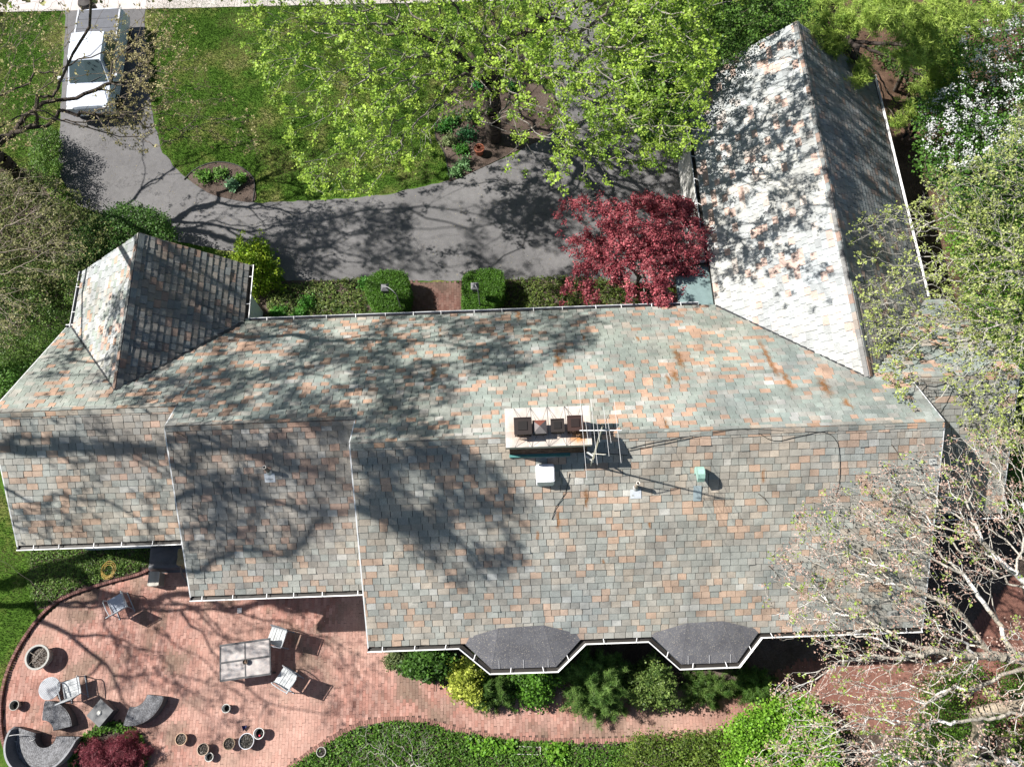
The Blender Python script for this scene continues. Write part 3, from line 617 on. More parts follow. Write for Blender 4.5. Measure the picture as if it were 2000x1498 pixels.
for p, q in (((-9.10, 12.0, 3.17), (-11.92, 8.79, 5.46)), ((-14.95, 12.03, 3.14), (-11.92, 8.79, 5.46)), ((7.06, 12.01, 3.15), (10.46, 8.12, 5.94)), ((14.26, 11.95, 3.15), (10.46, 8.12, 5.94))):
    b = B(); bar(b, p, q, .17 if p[0] == -9.10 else .06, .055, (.03, .032, .036)); b.build("valley_flashing", M['any'], house)
# walls
b = B()
def xsec(b, x0, x1, pts, col=(.7, .72, .74)):
    n = len(pts); V = [(x0, y, z) for y, z in pts] + [(x1, y, z) for y, z in pts]; b.add(V, [list(range(n))[::-1], list(range(n, 2 * n))] + [[i, (i + 1) % n, (i + 1) % n + n, i + n] for i in range(n)], col)
def ysec(b, y0, y1, pts, col=(.7, .72, .74)):
    n = len(pts); V = [(x, y0, z) for x, z in pts] + [(x, y1, z) for x, z in pts]; b.add(V, [list(range(n)), list(range(n, 2 * n))[::-1]] + [[i, i + n, (i + 1) % n + n, (i + 1) % n] for i in range(n)], col)
D = .18
for x0, x1, pl, ye in ((-4.40, 11.3, PR, 1.3), (-9.74, -4.44, PM, 2.92), (-14.9, -9.79, PL, 4.6)):
    yr = pl[0][1]; xsec(b, x0, x1, [(11.7, 0), (11.7, zf(PF, 0, 11.7) - D), (yr, pl[0][2] - D), (ye + .4, zf(pl, 0, ye + .4) - D), (ye + .4, 0)])
xsec(b, 11.32, 14.6, [(11.4, 0), (11.4, zf(PF, 0, 11.4) - D), (8.1, 5.94 - D), (4.9, zf(PE, 0, 4.9) - D), (4.9, 0)])
ysec(b, 8.5, 21.3, [(7.25, 0), (14.05, 0), (14.05, 3.27 - D), (10.46, 5.93 - D), (7.25, 3.28 - D)]); ysec(b, 9.2, 13.95, [(-14.6, 0), (-9.52, 0), (-9.52, 3.46 - D), (-11.92, 5.45 - D), (-14.6, 3.37 - D)])
b.build("wall", M['wallwhite'], house)
b = B()
for i in range(8):                                                    # vertical boards on the wing wall that shows
    y = 11.75 + i * .245; box(b, -9.518, -9.50, y, y + .232, .15, 3.02, (.70, .73, .76))
b.build("siding_boards", M['wallwhite'], house, kind='stuff')
b = B()                                                               # boarded garage doors on the right wing
for d0 in (14.2, 17.3):
    box(b, 7.2, 7.247, d0 - .12, d0 + 2.72, 0, 2.45, (.7, .7, .69))
    for i in range(4): box(b, 7.17, 7.2, d0 + i * .65 + .02, d0 + i * .65 + .63, .04, 2.3, (.62, .61, .58))
b.build("garage_door", M['any'], house)
# gutters
def offs(pl, d):
    P = np.array(pl, float)[:, :2]; out = []
    for i in range(len(P)):
        ns = []
        if i > 0: t = P[i] - P[i - 1]; t /= np.linalg.norm(t); ns.append(np.array([t[1], -t[0]]))
        if i < len(P) - 1: t = P[i + 1] - P[i]; t /= np.linalg.norm(t); ns.append(np.array([t[1], -t[0]]))
        m_ = sum(ns); m_ /= np.linalg.norm(m_); out.append(P[i] + m_ * d / max(.3, m_ @ ns[0]))
    return np.array(out)
def gutter(pts, dark=False, sp=.78, ends=True):
    """pts run so that outside lies to the right of travel"""
    z = np.array([p[2] for p in pts]); prof = [(0., -.03), (0., -.12), (.10, -.12), (.128, .0), (.155, .0), (.155, -.018), (.135, -.018)]
    R_ = [np.concatenate([offs(pts, d), (z + h)[:, None]], 1) for d, h in prof]; b = B(); n = len(pts); wc = (.80, .80, .79) if not dark else (.45, .46, .48)
    for a in range(len(prof) - 1):
        V = np.concatenate([R_[a], R_[a + 1]]); F = [[i, i + 1, i + 1 + n, i + n] for i in range(n - 1)]; b.add(V, F, wc if a > 1 else (.06, .06, .06))
    if ends:
        for i in (0, n - 1): b.add([R_[0][i], R_[1][i], R_[2][i], R_[3][i]], [[0, 1, 2, 3]], wc)
    g = b.build("gutter", M['any'], house)
    b = B(); A = np.concatenate([offs(pts, .004), (z - .085)[:, None]], 1); C = np.concatenate([offs(pts, .108), (z - .085)[:, None]], 1)
    b.add(np.concatenate([A, C]), [[i, i + 1, i + 1 + n, i + n] for i in range(n - 1)], (.02, .017, .014)); b.build("leaf_debris", M['any'], g, kind='stuff')
    P0 = np.concatenate([offs(pts, -.03), (z + .015)[:, None]], 1); P1 = np.concatenate([offs(pts, .155), (z + .008)[:, None]], 1)
    for i in range(n - 1):
        L = np.linalg.norm(P0[i + 1] - P0[i]); k = int(L / sp)
        for j in range(k):
            t = (j + .5 + random.uniform(-.12, .12)) / k; q = B(); bar(q, P0[i] * (1 - t) + P0[i + 1] * t, P1[i] * (1 - t) + P1[i + 1] * t, .02, .012, (.8, .8, .8)); q.build("bracket", M['any'], g)
    return g
ZR = zf(PR, 0, 1.3) - .0
bayA = [gz(901, 1252, 3.56), gz(960, 1306, 3.42), gz(1086, 1302, 3.42), gz(1139, 1244, 3.56)]
bayB = [gz(1271, 1241, 3.56), gz(1331, 1297, 3.42), gz(1440, 1293, 3.42), gz(1482, 1233, 3.56)]
E0 = 1.29
gutter([(11.6, E0, ZR - .02), (bayB[3][0] + .1, E0, ZR - .03)], ends=True) if False else None
gutter([(-4.45, E0, ZR), (bayA[0][0] - .02, E0, ZR - .02), (bayA[1][0], bayA[1][1], 3.41), (bayA[2][0], bayA[2][1], 3.41), (bayA[3][0] + .02, E0, ZR - .02), (bayB[0][0] - .02, E0, ZR - .02), (bayB[1][0], bayB[1][1], 3.41), (bayB[2][0], bayB[2][1], 3.41), (bayB[3][0] + .02, E0, ZR - .02), (11.6, E0, ZR)])
gutter([(-9.8, 2.91, zf(PM, 0, 2.92)), (-4.44, 2.91, zf(PM, 0, 2.92))]); gutter([(-15.22, 4.59, zf(PL, 0, 4.6)), (-9.79, 4.59, zf(PL, 0, 4.6))])
gutter([(6.5, 12.07, 3.08), (-8.95, 12.07, 3.08)], True, 1.0); gutter([(-15.0, 12.07, 3.08), (-15.25, 12.07, 3.08)], sp=.3)
gutter([(7.05, 21.6, 3.11), (7.05, 13.65, 3.11), (5.85, 13.65, 3.11)], True, .9); gutter([(14.27, 12.1, 3.11), (14.27, 21.6, 3.11)], sp=30)
gutter([(-9.09, 12.2, 3.12), (-9.09, 14.27, 3.12)]); gutter([(-14.96, 14.27, 3.1), (-14.96, 12.1, 3.1)], True, .9); gutter([(11.64, 4.53, zf(PE, 0, 4.55)), (14.85, 4.53, zf(PE, 0, 4.55))])
b = B(); bar(b, (6.85, 20.9, 2.9), (7.2, 20.6, 2.6), .07, .06, (.72, .72, .7)); bar(b, (7.2, 20.6, 2.6), (7.2, 20.6, .1), .07, .06, (.72, .72, .7)); bar(b, (6.7, 13.6, 2.9), (7.15, 14.0, 2.6), .07, .06, (.72, .72, .7)); bar(b, (7.15, 14.0, 2.6), (7.15, 14.0, .1), .07, .06, (.72, .72, .7))
b.build("downspout", M['any'], house)
# small flat entry roof in the corner by the right wing
b = B(); box(b, 5.85, 7.04, 12.08, 13.64, 2.82, 2.95, (.17, .24, .24)); b.build("porch_roof", M['any'], house)
# bay roofs
def bay(P, topL, topR, ps):
    b = B(); V = [tuple(P[0]), tuple(P[1]), tuple(P[2]), tuple(P[3])]; tl = on(*topL, *PR) + np.array([0, 0, .11]); tr = on(*topR, *PR) + np.array([0, 0, .11]); V += [tuple(tl), tuple(tr)]
    V[0] = (V[0][0] - .03, V[0][1] + .04, ZR + .05); V[3] = (V[3][0] + .03, V[3][1] + .04, ZR + .05)
    n = len(V); b.add(V + [(x, y, z - .05) for x, y, z in V], [[0, 1, 4], [1, 2, 5, 4], [2, 3, 5], [0, 6, 7, 1], [1, 7, 8, 2], [2, 8, 9, 3], [3, 9, 11, 5], [5, 11, 10, 4], [4, 10, 6, 0]])
    r = b.build("bay_roof", M['baymetal'], house)
    q = B()                                                            # standing folds and seams
    for t in np.linspace(0, 1, 5): 
        a = np.array(V[1]) * (1 - t) + np.array(V[2]) * t; c = np.array(V[4]) * (1 - t) + np.array(V[5]) * t; bar(q, a + (0, 0, .001), c + (0, 0, .001), .008, .008, (.12, .12, .13))
    for t in (.12, .5, .88): a = np.array(V[1]) * (1 - t) + np.array(V[2]) * t; bar(q, a + (0, 0, .016), a + np.array((0, .22, .12)), .022, .012, (.30, .30, .31))
    q.build("seams", M['any'], r)
    q = B(); pl = [(P[0][0] + .2, 1.9), (P[1][0] + .18, P[1][1] + .2), (P[2][0] - .18, P[2][1] + .2), (P[3][0] - .2, 1.9)]; prism(q, pl, 0, 3.3, (.65, .66, .67)); q.build("bay_wall", M['wallwhite'], house)
bay(bayA, (974, 1227), (1062, 1221), 0); bay(bayB, (1340, 1217), (1410, 1213), 1)
# chimney
ch = B(); box(ch, -.12, 1.92, 5.94, 6.8, 5.9, 7.86, (.05, .04, .035)); ch = ch.build("chimney", M['any'], house)
b = B()
for j in range(13):                                                    # bond of dark bricks on the two faces that show
    z0 = 6.78 + j * .077
    for i in range(10): x = -.13 + i * .21 - (j % 2) * .1; box(b, max(x, -.13), min(x + .2, 1.93), 5.926, 5.94, z0, z0 + .067, np.array([.10, .06, .05]) * random.uniform(.5, 1.5))
    for i in range(5): y = 5.93 + i * .21 - (j % 2) * .1; box(b, 1.92, 1.934, max(y, 5.93), min(y + .2, 6.81), z0, z0 + .067, np.array([.10, .06, .05]) * random.uniform(.5, 1.5))
b.build("chimney_bricks", M['brick'], ch, kind='stuff')
FL = [(1021, 834, .205), (1054, 834, .165), (1089, 831, .16), (1123, 829, .185)]
fw = [(gz(x, y, 8.3), r) for x, y, r in FL]
nx, ny = 40, 20; xs = np.linspace(-.22, 2.01, nx + 1); ys = np.linspace(5.83, 6.9, ny + 1); G = np.array([[x, y, 8.0] for x in xs for y in ys]); F = np.array([[i * (ny + 1) + j, (i + 1) * (ny + 1) + j, (i + 1) * (ny + 1) + j + 1, i * (ny + 1) + j + 1] for i in range(nx) for j in range(ny)])
ctr = G[F].mean(1); rustw = np.zeros(len(ctr))
for (p, r), am in zip(fw, (.5, .25, .2, 1.0)):
    rustw = np.maximum(rustw, am * np.exp(-(np.hypot(ctr[:, 0] - p[0] - (.08 if am == 1 else 0), ctr[:, 1] - p[1] + (.1 if am == 1 else 0)) / .33) ** 4))
rustw = (rustw * (.45 + vnoise(ctr[:, :2], .08, 2) * 1.0)).clip(0, 1)[:, None]; g_ = (vnoise(ctr[:, :2], .15, 8) - .5)[:, None]
gr = np.clip((vnoise(ctr[:, :2], .2, 12) - .55) * 2 * (ctr[:, 1] < 6.25), 0, .35)[:, None]
b = B(); b.add(G, F, ((np.array([.50, .46, .42]) * (1 + .3 * g_)) * (1 - gr) + np.array([.22, .2, .19]) * gr) * (1 - rustw) + np.array([.42, .20, .07]) * rustw)
box(b, -.22, 2.01, 5.83, 6.9, 7.85, 7.996, (.40, .37, .34))
for x in (.35, .9, 1.45): box(b, x, x + .006, 5.83, 6.9, 7.998, 8.003, (.2, .18, .17))
b.build("cap_slab", M['any'], ch)
for i, ((p, r), hgt) in enumerate(zip(fw, (.42, .36, .34, .44))):
    b = B(); box(b, p[0] - r * .8, p[0] + r * .8, p[1] - r * .8, p[1] + r * .8, 8.0, 8.14, (.20, .12, .085))
    rust = [(.014, .009, .008), (.035, .03, .028), (.013, .009, .008), (.026, .011, .008)][i]; k = 7
    for s in range(4):                                                # cage of thin bars under a lid
        a = rz_(s * math.pi / 2)
        for j in range(k):
            t = -r + 2 * r * j / (k - 1); v = np.array([[t, r, 0], [t, r, 1]]) @ a.T; bar(b, (p[0] + v[0][0], p[1] + v[0][1], 8.12), (p[0] + v[1][0], p[1] + v[1][1], 8.0 + hgt - .04), .012, .012, np.array(rust) * random.uniform(.6, 1.5))
        for z in np.linspace(8.16, 8.0 + hgt - .06, 6): v = np.array([[-r, r, 0], [r, r, 0]]) @ a.T; bar(b, (p[0] + v[0][0], p[1] + v[0][1], z), (p[0] + v[1][0], p[1] + v[1][1], z), .008, .008, np.array(rust) * .8)
    z = 8.0 + hgt; rr = r * 1.1
    if i in (1,): b.add([(p[0] - rr, p[1] - rr, z - .05), (p[0] + rr, p[1] - rr, z - .05), (p[0] + rr, p[1] + rr, z - .05), (p[0] - rr, p[1] + rr, z - .05), (p[0], p[1], z + .05)], [[0, 1, 4], [1, 2, 4], [2, 3, 4], [3, 0, 4]], np.array([[.13, .12, .12], [.1, .09, .09], [.16, .055, .04], [.12, .1, .1]]))
    else:
        box(b, p[0] - rr, p[0] + rr, p[1] - rr, p[1] + rr, z - .05, z - .028, np.array(rust) * 1.3); box(b, p[0] - rr, p[0] + rr, p[1] + rr - .02, p[1] + rr, z - .028, z + .0, np.array(rust) * 2); box(b, p[0] + rr - .02, p[0] + rr, p[1] - rr, p[1] + rr - .021, z - .028, z + .0, np.array(rust) * 1.6)
        box(b, p[0] - rr * .55, p[0] + rr * .5, p[1] - rr * .5, p[1] + rr * .55, z - .028, z - .008, np.array(rust) * .5)
    b.build("flue_cap", M['any'], ch)
    for dx in (-.22, .22):
        q = B(); bar(q, (p[0] + dx * .3, p[1] + r, 8.2), (p[0] + dx, 6.9, 8.004), .007, .007, (.03, .03, .03)); bar(q, (p[0] + dx * .3, p[1] - r, 8.2), (p[0] + dx, 5.83, 8.004), .007, .007, (.03, .03, .03)); q.build("guy_wire", M['any'], ch)
b = B(); bar(b, (-.14, 5.90, zf(PR, 0, 5.9) + .05), (1.5, 5.90, zf(PR, 0, 5.9) + .05), .1, .07, (.06, .20, .19)); b.build("copper_flashing", M['any'], ch)
# aerial
an = thing("tv_antenna", "white television aerial with long rods on a mast beside the chimney", "antenna", (2.06, 5.62, 6.7))
b = B(); path(b, [(2.06, 5.62, zf(PR, 0, 5.62)), (2.06, 5.62, 10.2)], .02, 8, (.55, .52, .45)); bar(b, (1.9, 5.75, 7.6), (2.1, 5.6, 7.6), .04, .04, (.5, .5, .48)); bar(b, (1.9, 5.75, 7.2), (2.1, 5.6, 7.2), .04, .04, (.5, .5, .48)); b.build("mast", M['any'], an)
b = B(); bar(b, (1.54, 5.6, 10.0), (2.52, 5.57, 10.0), .02, .02, (.72, .73, .74)); b.build("boom", M['any'], an)
for px_, l1, l2 in ((1138, 1.15, 1.18), (1146, .33, .34), (1160, .8, .82), (1168, .28, .28), (1184, .6, .62), (1190, .3, .3), (1206, .78, .78)):
    p = gz(px_, 841, 10.02); q = B(); bar(q, (p[0] - .02, p[1] + l1, 10.02), (p[0] + .02, p[1] - l2, 10.02), .0065, .0065, (.62, .62, .62)); q.build("rod", M['any'], an)
q = B(); bar(q, (1.98, 5.35, 8.3), (2.06, 5.6, 9.), .018, .018, (.6, .55, .42)); bar(q, (1.95, 5.48, 8.4), (2.3, 5.44, 8.4), .018, .018, (.6, .58, .5)); q.build("brace", M['any'], an)
# attic fan box, hood, vent pipes, cables
p = np.array([.81, 5.42]); zb = zf(PR, 0, p[1])
b = B(); Q = []
for a0, cx, cy in ((0, .19, .19), (90, -.19, .19), (180, -.19, -.19), (270, .19, -.19)):
    for a in range(0, 91, 30): Q.append((p[0] + cx + .06 * math.cos(math.radians(a0 + a)), p[1] + cy + .06 * math.sin(math.radians(a0 + a))))
prism(b, Q, zb - .25, zb + .30, (.72, .73, .77)); prism(b, [((x - p[0]) * .9 + p[0], (y - p[1]) * .9 + p[1]) for x, y in Q], zb + .3, zb + .325, (.74, .75, .79))
lathe(b, [(.13, zb + .325), (.125, zb + .333), (.115, zb + .333), (.11, zb + .325)], 20, (p[0] + .02, p[1] - .01, 0), (.66, .67, .72)); b.build("roof_fan_box", M['any'], house)
b = B(); p = np.array([4.98, 5.3]); zb = zf(PR, 0, p[1]); prof = [(.16, -.05), (.17, .28), (.12, .45), (.02, .54), (-.1, .53), (-.2, .44), (-.26, .3)]
for i in range(len(prof) - 1):
    (y0, z0), (y1, z1) = prof[i], prof[i + 1]; w0 = .095
    b.add([(p[0] - w0, p[1] + y0, zb + z0), (p[0] + w0, p[1] + y0, zb + z0), (p[0] + w0, p[1] + y1, zb + z1), (p[0] - w0, p[1] + y1, zb + z1)], [[0, 1, 2, 3]], (.30, .48, .42))
for sx in (-.095, .095):
    V = [(p[0] + sx, p[1] + y, zb + z) for y, z in prof] + [(p[0] + sx, p[1] + .02, zb - .05), (p[0] + sx, p[1] + .0, zb + .2), (p[0] + sx, p[1] - .1, zb + .27)]; b.add(V, [[0, 1, 2, 8, 7], [2, 3, 4, 9, 8], [4, 5, 6, 9]], (.27, .42, .38))
bar(b, (p[0], p[1] - .26, zb - .13), (p[0], p[1] - .62, zf(PR, 0, p[1] - .62) + .04), .22, .012, (.27, .33, .35)); b.build("hooded_vent", M['any'], house)
for (px_, py_), pl, col, hh in (((1241.5, 952), PR, (.33, .27, .22), .5), ((526, 921), PM, (.10, .08, .07), .48)):
    p = on(px_, py_, *pl); b = B(); z0 = p[2] - .08; z1 = p[2] + hh; lathe(b, [(.05, z0), (.05, z1), (.046, z1 + .005), (.034, z1 + .005), (.034, z1 - .25)], 16, (p[0], p[1], 0), col)
    lathe(b, [(.052, z1 - .015), (.054, z1 + .008), (.034, z1 + .008)], 16, (p[0], p[1], 0), (.62, .58, .52)); lathe(b, [(.10, p[2] - .03), (.056, p[2] + .1)], 16, (p[0], p[1], 0), (.42, .42, .42))
    a_ = p + np.array([.02, -.06, 0]); bar(b, (p[0], p[1] - .05, zf(pl, 0, p[1] - .05) + .03), (p[0], p[1] - .27, zf(pl, 0, p[1] - .27) + .035), .30, .006, (.50, .53, .57)); b.build("vent_pipe", M['any'], house)
b = B()
for pts in ([(1228, 881), (1300, 867), (1370, 852), (1449, 839), (1520, 842), (1580, 844), (1615, 847), (1632, 862), (1638, 882), (1639, 935), (1631, 970)], [(1230, 876), (1300, 861), (1449, 839), (1510, 862), (1560, 853), (1640, 840), (1850, 829)], [(1112, 925), (1109, 945), (1103, 965), (1090, 985), (1084, 995), (1078, 1015)], [(1000, 868), (1100, 880), (1225, 890)]):
    b = B(); P = [on(x, y, *PR) + np.array([0, 0, .05]) for x, y in pts]; path(b, spline(P, 4), .008, 5, (.02, .02, .02)); b.build("cable", M['any'], house)
# fallen twigs lying on the rear slopes
for i, (px_, py_, a, l, pl) in enumerate(((346, 846, -.5, .35, PM), (1180, 836, 1.2, .3, PR), (1740, 870, -.9, .5, PR), (1500, 1105, -.8, .5, PR), (1480, 965, -.7, .4, PR))):
    p = on(px_, py_, *pl); q = p + np.array([math.cos(a) * l, math.sin(a) * l, 0]); q[2] = zf(pl, 0, q[1]) + .06; b = B(); m_ = (p + q) / 2 + np.array([0, .03, .05]); path(b, [p + (0, 0, .06), m_, q], [.012, .009, .004], 5, (.12, .09, .07))
    tag(b.build("fallen_twig", M['bark']), ["bare twig lying just below the middle roof ridge", "twig lying behind the chimney flues", "long twig on the slates near the right roof edge", "broken twig on slates above the second bay roof", "short twig on slates right of the copper hood"][i], "twig", "twigs fallen on the slates")
# ------------------------------------------------------------------ pickup truck
tr = thing("pickup_truck", "white pickup truck with grey bed cover parked nose down the left drive", "truck", (-17.32, 25.62, 0), None, math.radians(1.5))
WHT = (.58, .63, .72); DK = (.03, .032, .035)
def loft(b, secs, col, close=True):
    n = len(secs[0]); V = np.concatenate([np.array(s, float) for s in secs]); F = []
    for i in range(len(secs) - 1):
        for k in range(n - 1): F.append([i * n + k, i * n + k + 1, (i + 1) * n + k + 1, (i + 1) * n + k])
    b.add(V, F, col)
    if close: b.add(np.array(secs[0], float), [list(range(n))[::-1]], col); b.add(np.array(secs[-1], float), [list(range(n))], col)
def bsec(y, w_, zt, zb=.42, crown=.03, sh=.0):
    return [(-w_, y, zb), (-w_ - .02, y, .75), (-w_, y, zt - .14), (-w_ + .07, y, zt - .03), (-w_ * .5, y, zt + crown * .8), (0, y, zt + crown), (w_ * .5, y, zt + crown * .8), (w_ - .07, y, zt - .03), (w_, y, zt - .14), (w_ + .02, y, .75), (w_, y, zb)]
b = B()   # truck faces -y locally; front at y=-2.75
loft(b, [bsec(-2.42, .74, .92, .5), bsec(-2.38, .84, 1.02), bsec(-2.2, .92, 1.08), bsec(-1.8, .95, 1.13), bsec(-1.35, .96, 1.18), bsec(-1.3, .96, 1.12), bsec(.95, .97, 1.12), bsec(1.0, .97, 1.18), bsec(2.7, .97, 1.2), bsec(2.76, .95, 1.16)], WHT)
bar(b, (-.85, -2.3, 1.075), (-.3, -1.42, 1.2), .02, .012, (.6, .63, .7)); bar(b, (.85, -2.3, 1.075), (.62, -1.42, 1.2), .02, .012, (.6, .63, .7)); b.build("body", M['gloss'], tr, smooth=False, world=False)
b = B()   # cab
def csec(y, wb, wt, zt): return [(-wb, y, 1.1), (-wt - .06, y, zt - .14), (-wt, y, zt - .02), (0, y, zt + .025), (wt, y, zt - .02), (wt + .06, y, zt - .14), (wb, y, 1.1)]
loft(b, [[(-.9, -1.32, 1.1), (-.88, -1.32, 1.12), (-.86, -1.31, 1.14), (0, -1.36, 1.17), (.86, -1.31, 1.14), (.88, -1.32, 1.12), (.9, -1.32, 1.1)], csec(-.55, .93, .66, 1.74), csec(-.35, .93, .68, 1.8), csec(.3, .93, .69, 1.82), csec(.85, .93, .68, 1.79), csec(1.0, .92, .66, 1.6), csec(1.02, .92, .66, 1.12)], WHT)
b.build("cab", M['gloss'], tr, world=False)
b = B(); b.add([(-.78, -1.27, 1.2), (.78, -1.27, 1.2), (.62, -.60, 1.735), (-.62, -.60, 1.735)] + [(0, -1.31, 1.225), (0, -.62, 1.77)], [[0, 4, 5, 3], [4, 1, 2, 5]], DK); b.build("windscreen", M['glass'], tr, world=False)
b = B(); box(b, -.5, .35, -1.2, -1.0, 1.2, 1.24, (.10, .11, .10)); bar(b, (-.6, -1.27, 1.235), (-.05, -1.1, 1.35), .015, .012, (.02, .02, .02)); bar(b, (.1, -1.3, 1.25), (.62, -1.12, 1.33), .015, .012, (.02, .02, .02)); b.build("wiper", M['any'], tr, world=False, kind='stuff')
for s in (-1, 1):
    b = B(); b.add([(s * .915, -1.0, 1.18), (s * .925, .05, 1.18), (s * .775, .05, 1.66), (s * .765, -.52, 1.64)], [[0, 1, 2, 3]], DK); b.add([(s * .925, .12, 1.18), (s * .925, .85, 1.18), (s * .775, .78, 1.62), (s * .775, .12, 1.66)], [[0, 1, 2, 3]], DK); b.build("side_window", M['glass'], tr, world=False, kind='stuff')
    b = B(); box(b, s * 1.0 - .04, s * 1.0 + .04, -1.12, -1.04, 1.2, 1.24, WHT); box(b, min(s * 1.02, s * 1.24), max(s * 1.02, s * 1.24), -1.14, -1.0, 1.14, 1.34, (.5, .52, .55)); box(b, min(s * 1.06, s * 1.2), max(s * 1.06, s * 1.2), -1.0, -.99, 1.17, 1.3, DK); b.build("wing_mirror", M['any'], tr, world=False)
    b = B(); box(b, min(s * .62, s * .88), max(s * .62, s * .88), -2.43, -2.3, .82, .98, (.6, .62, .62)); b.build("headlight", M['gloss'], tr, world=False)
    b = B(); bar(b, (s * .985, -.2, .98), (s * .985, .0, .98), .02, .03, (.5, .5, .5)); b.build("door_handle", M['any'], tr, world=False)
    for y in (-1.75, 1.85):
        wv = B(); lathe(wv, [(.0, -.12), (.2, -.12), (.24, -.1), (.37, -.12), (.38, -.08), (.38, .08), (.37, .12), (.24, .1), (.2, .12), (0, .12)], 24, (0, 0, 0), (.02, .02, .02)); V = wv.V[0]; V[:] = V[:, [2, 1, 0]] + np.array([s * .86, y, .38]); wv.build("wheel", M['any'], tr, world=False)
b = B(); box(b, -.86, .86, 1.08, 2.66, 1.2, 1.235, (.10, .105, .12)); 
for y in (1.6, 2.13): box(b, -.86, .86, y, y + .015, 1.235, 1.242, (.05, .05, .055))
b.build("bed_cover", M['any'], tr, world=False)
b = B()
for s in (-1, 1): box(b, s * .9 - .035, s * .9 + .035, 1.04, 2.74, 1.2, 1.25, (.5, .52, .56))
b.build("bed_rail", M['gloss'], tr, world=False, kind='stuff')
b = B(); box(b, -.95, .95, 2.78, 2.9, .45, .65, (.4, .42, .45)); b.build("bumper", M['gloss'], tr, world=False)

# ------------------------------------------------------------------ patio furniture
G1, G2 = (.30, .33, .37), (.40, .42, .44)
def patio_chair(label, px_, py_, face, seatc=(.43, .45, .46), frame=(.22, .24, .27)):
    p = gz(px_, py_, .45); r = thing("patio_chair", label, "chair", (p[0], p[1], .03), "grey sling chairs on the patio", math.radians(face - 90))   # local +y = facing
    b = B()
    for i in range(6):
        y0 = .25 - i * .088; z0 = .43 - .012 * i + .004 * (i % 2); box(b, -.25, .25, y0 - .088, y0, z0 - .012, z0, seatc)
    b.build("seat", M['any'], r, world=False)
    b = B(); n = 6
    for i in range(n): z0 = .42 + i * .1; z1 = z0 + .1; y0 = -.28 - (z0 - .42) * .26; y1 = -.28 - (z1 - .42) * .26; b.add([(-.25, y0, z0), (.25, y0, z0), (.25, y1, z1), (-.25, y1, z1), (-.25, y0 - .015, z0), (.25, y0 - .015, z0), (.25, y1 - .015, z1), (-.25, y1 - .015, z1)], BF, np.array(seatc) * (1 - .04 * (i % 2)))
    b.build("backrest", M['any'], r, world=False)
    for s in (-1, 1):
        q = B(); path(q, [(s * .27, .27, .0), (s * .27, .25, .42)], .016, 8, frame); q.build("leg", M['any'], r, world=False)
        q = B(); path(q, [(s * .27, -.36, .0), (s * .27, -.28, .42)], .016, 8, frame); q.build("leg", M['any'], r, world=False)
        q = B(); path(q, [(s * .28, .25, .42), (s * .30, .27, .58), (s * .31, .2, .66), (s * .31, -.1, .66), (s * .29, -.33, .64)], .017, 8, G2); q.build("armrest", M['any'], r, world=False)
        q = B(); path(q, [(s * .26, .27, .42), (s * .26, -.28, .42), (s * .26, -.46, 1.06)], .016, 8, G2); q.build("side_rail", M['any'], r, world=False)
        q = B(); bar(q, (s * .27, .3, .02), (s * .27, -.42, .02), .03, .03, G1); q.build("foot_rail", M['any'], r, world=False)
    q = B(); path(q, [(-.26, -.46, 1.06), (.26, -.46, 1.06)], .018, 8, G2); q.build("top_rail", M['any'], r, world=False)
    return r
patio_chair("blue-grey sling chair standing alone nearest the raised brick curb", 229, 1178, 119, (.33, .37, .44))
patio_chair("pale sling chair at the upper right corner of the patio table", 540, 1243, 163)
patio_chair("pale sling chair turned at the lower right of the patio table", 557, 1325, 147)
patio_chair("pale sling chair with curved arms beside the round slatted table", 140, 1342, 108)
# dining table with four stone panels
c = gz(479, 1288, .73); c1 = gz(431, 1275, .73); ang = math.atan2(gz(528, 1256, .73)[1] - gz(429, 1270, .73)[1], gz(528, 1256, .73)[0] - gz(429, 1270, .73)[0])
t_ = thing("patio_table", "rectangular patio table with grey frame and four mottled stone panels", "table", (c[0], c[1], .03), None, ang); L_, W_ = .82, .56; FRM = (.055, .055, .06)
for x0, x1 in ((-L_ + .04, -.02), (.02, L_ - .04)):
    for y0, y1 in ((-W_ + .04, -.02), (.02, W_ - .04)): b = B(); box(b, x0, x1, y0, y1, .68, .705, (.5, .5, .5)); b.build("stone_panel", M['stone'], t_, world=False)
b = B()
for y in (-W_ + .02, 0, W_ - .02): box(b, -L_, L_, y - .03, y + .03, .67, .712, FRM)
for x in (-L_ + .02, 0, L_ - .02): box(b, x - .022, x + .022, -W_ + .043, -.023, .668, .7115, FRM); box(b, x - .022, x + .022, .023, W_ - .043, .668, .7115, FRM)
b.build("table_frame", M['any'], t_, world=False)
for x in (-.74, .74):
    for y in (-.48, .48): b = B(); box(b, x - .03, x + .03, y - .03, y + .03, 0, .667, FRM); b.build("leg", M['any'], t_, world=False)
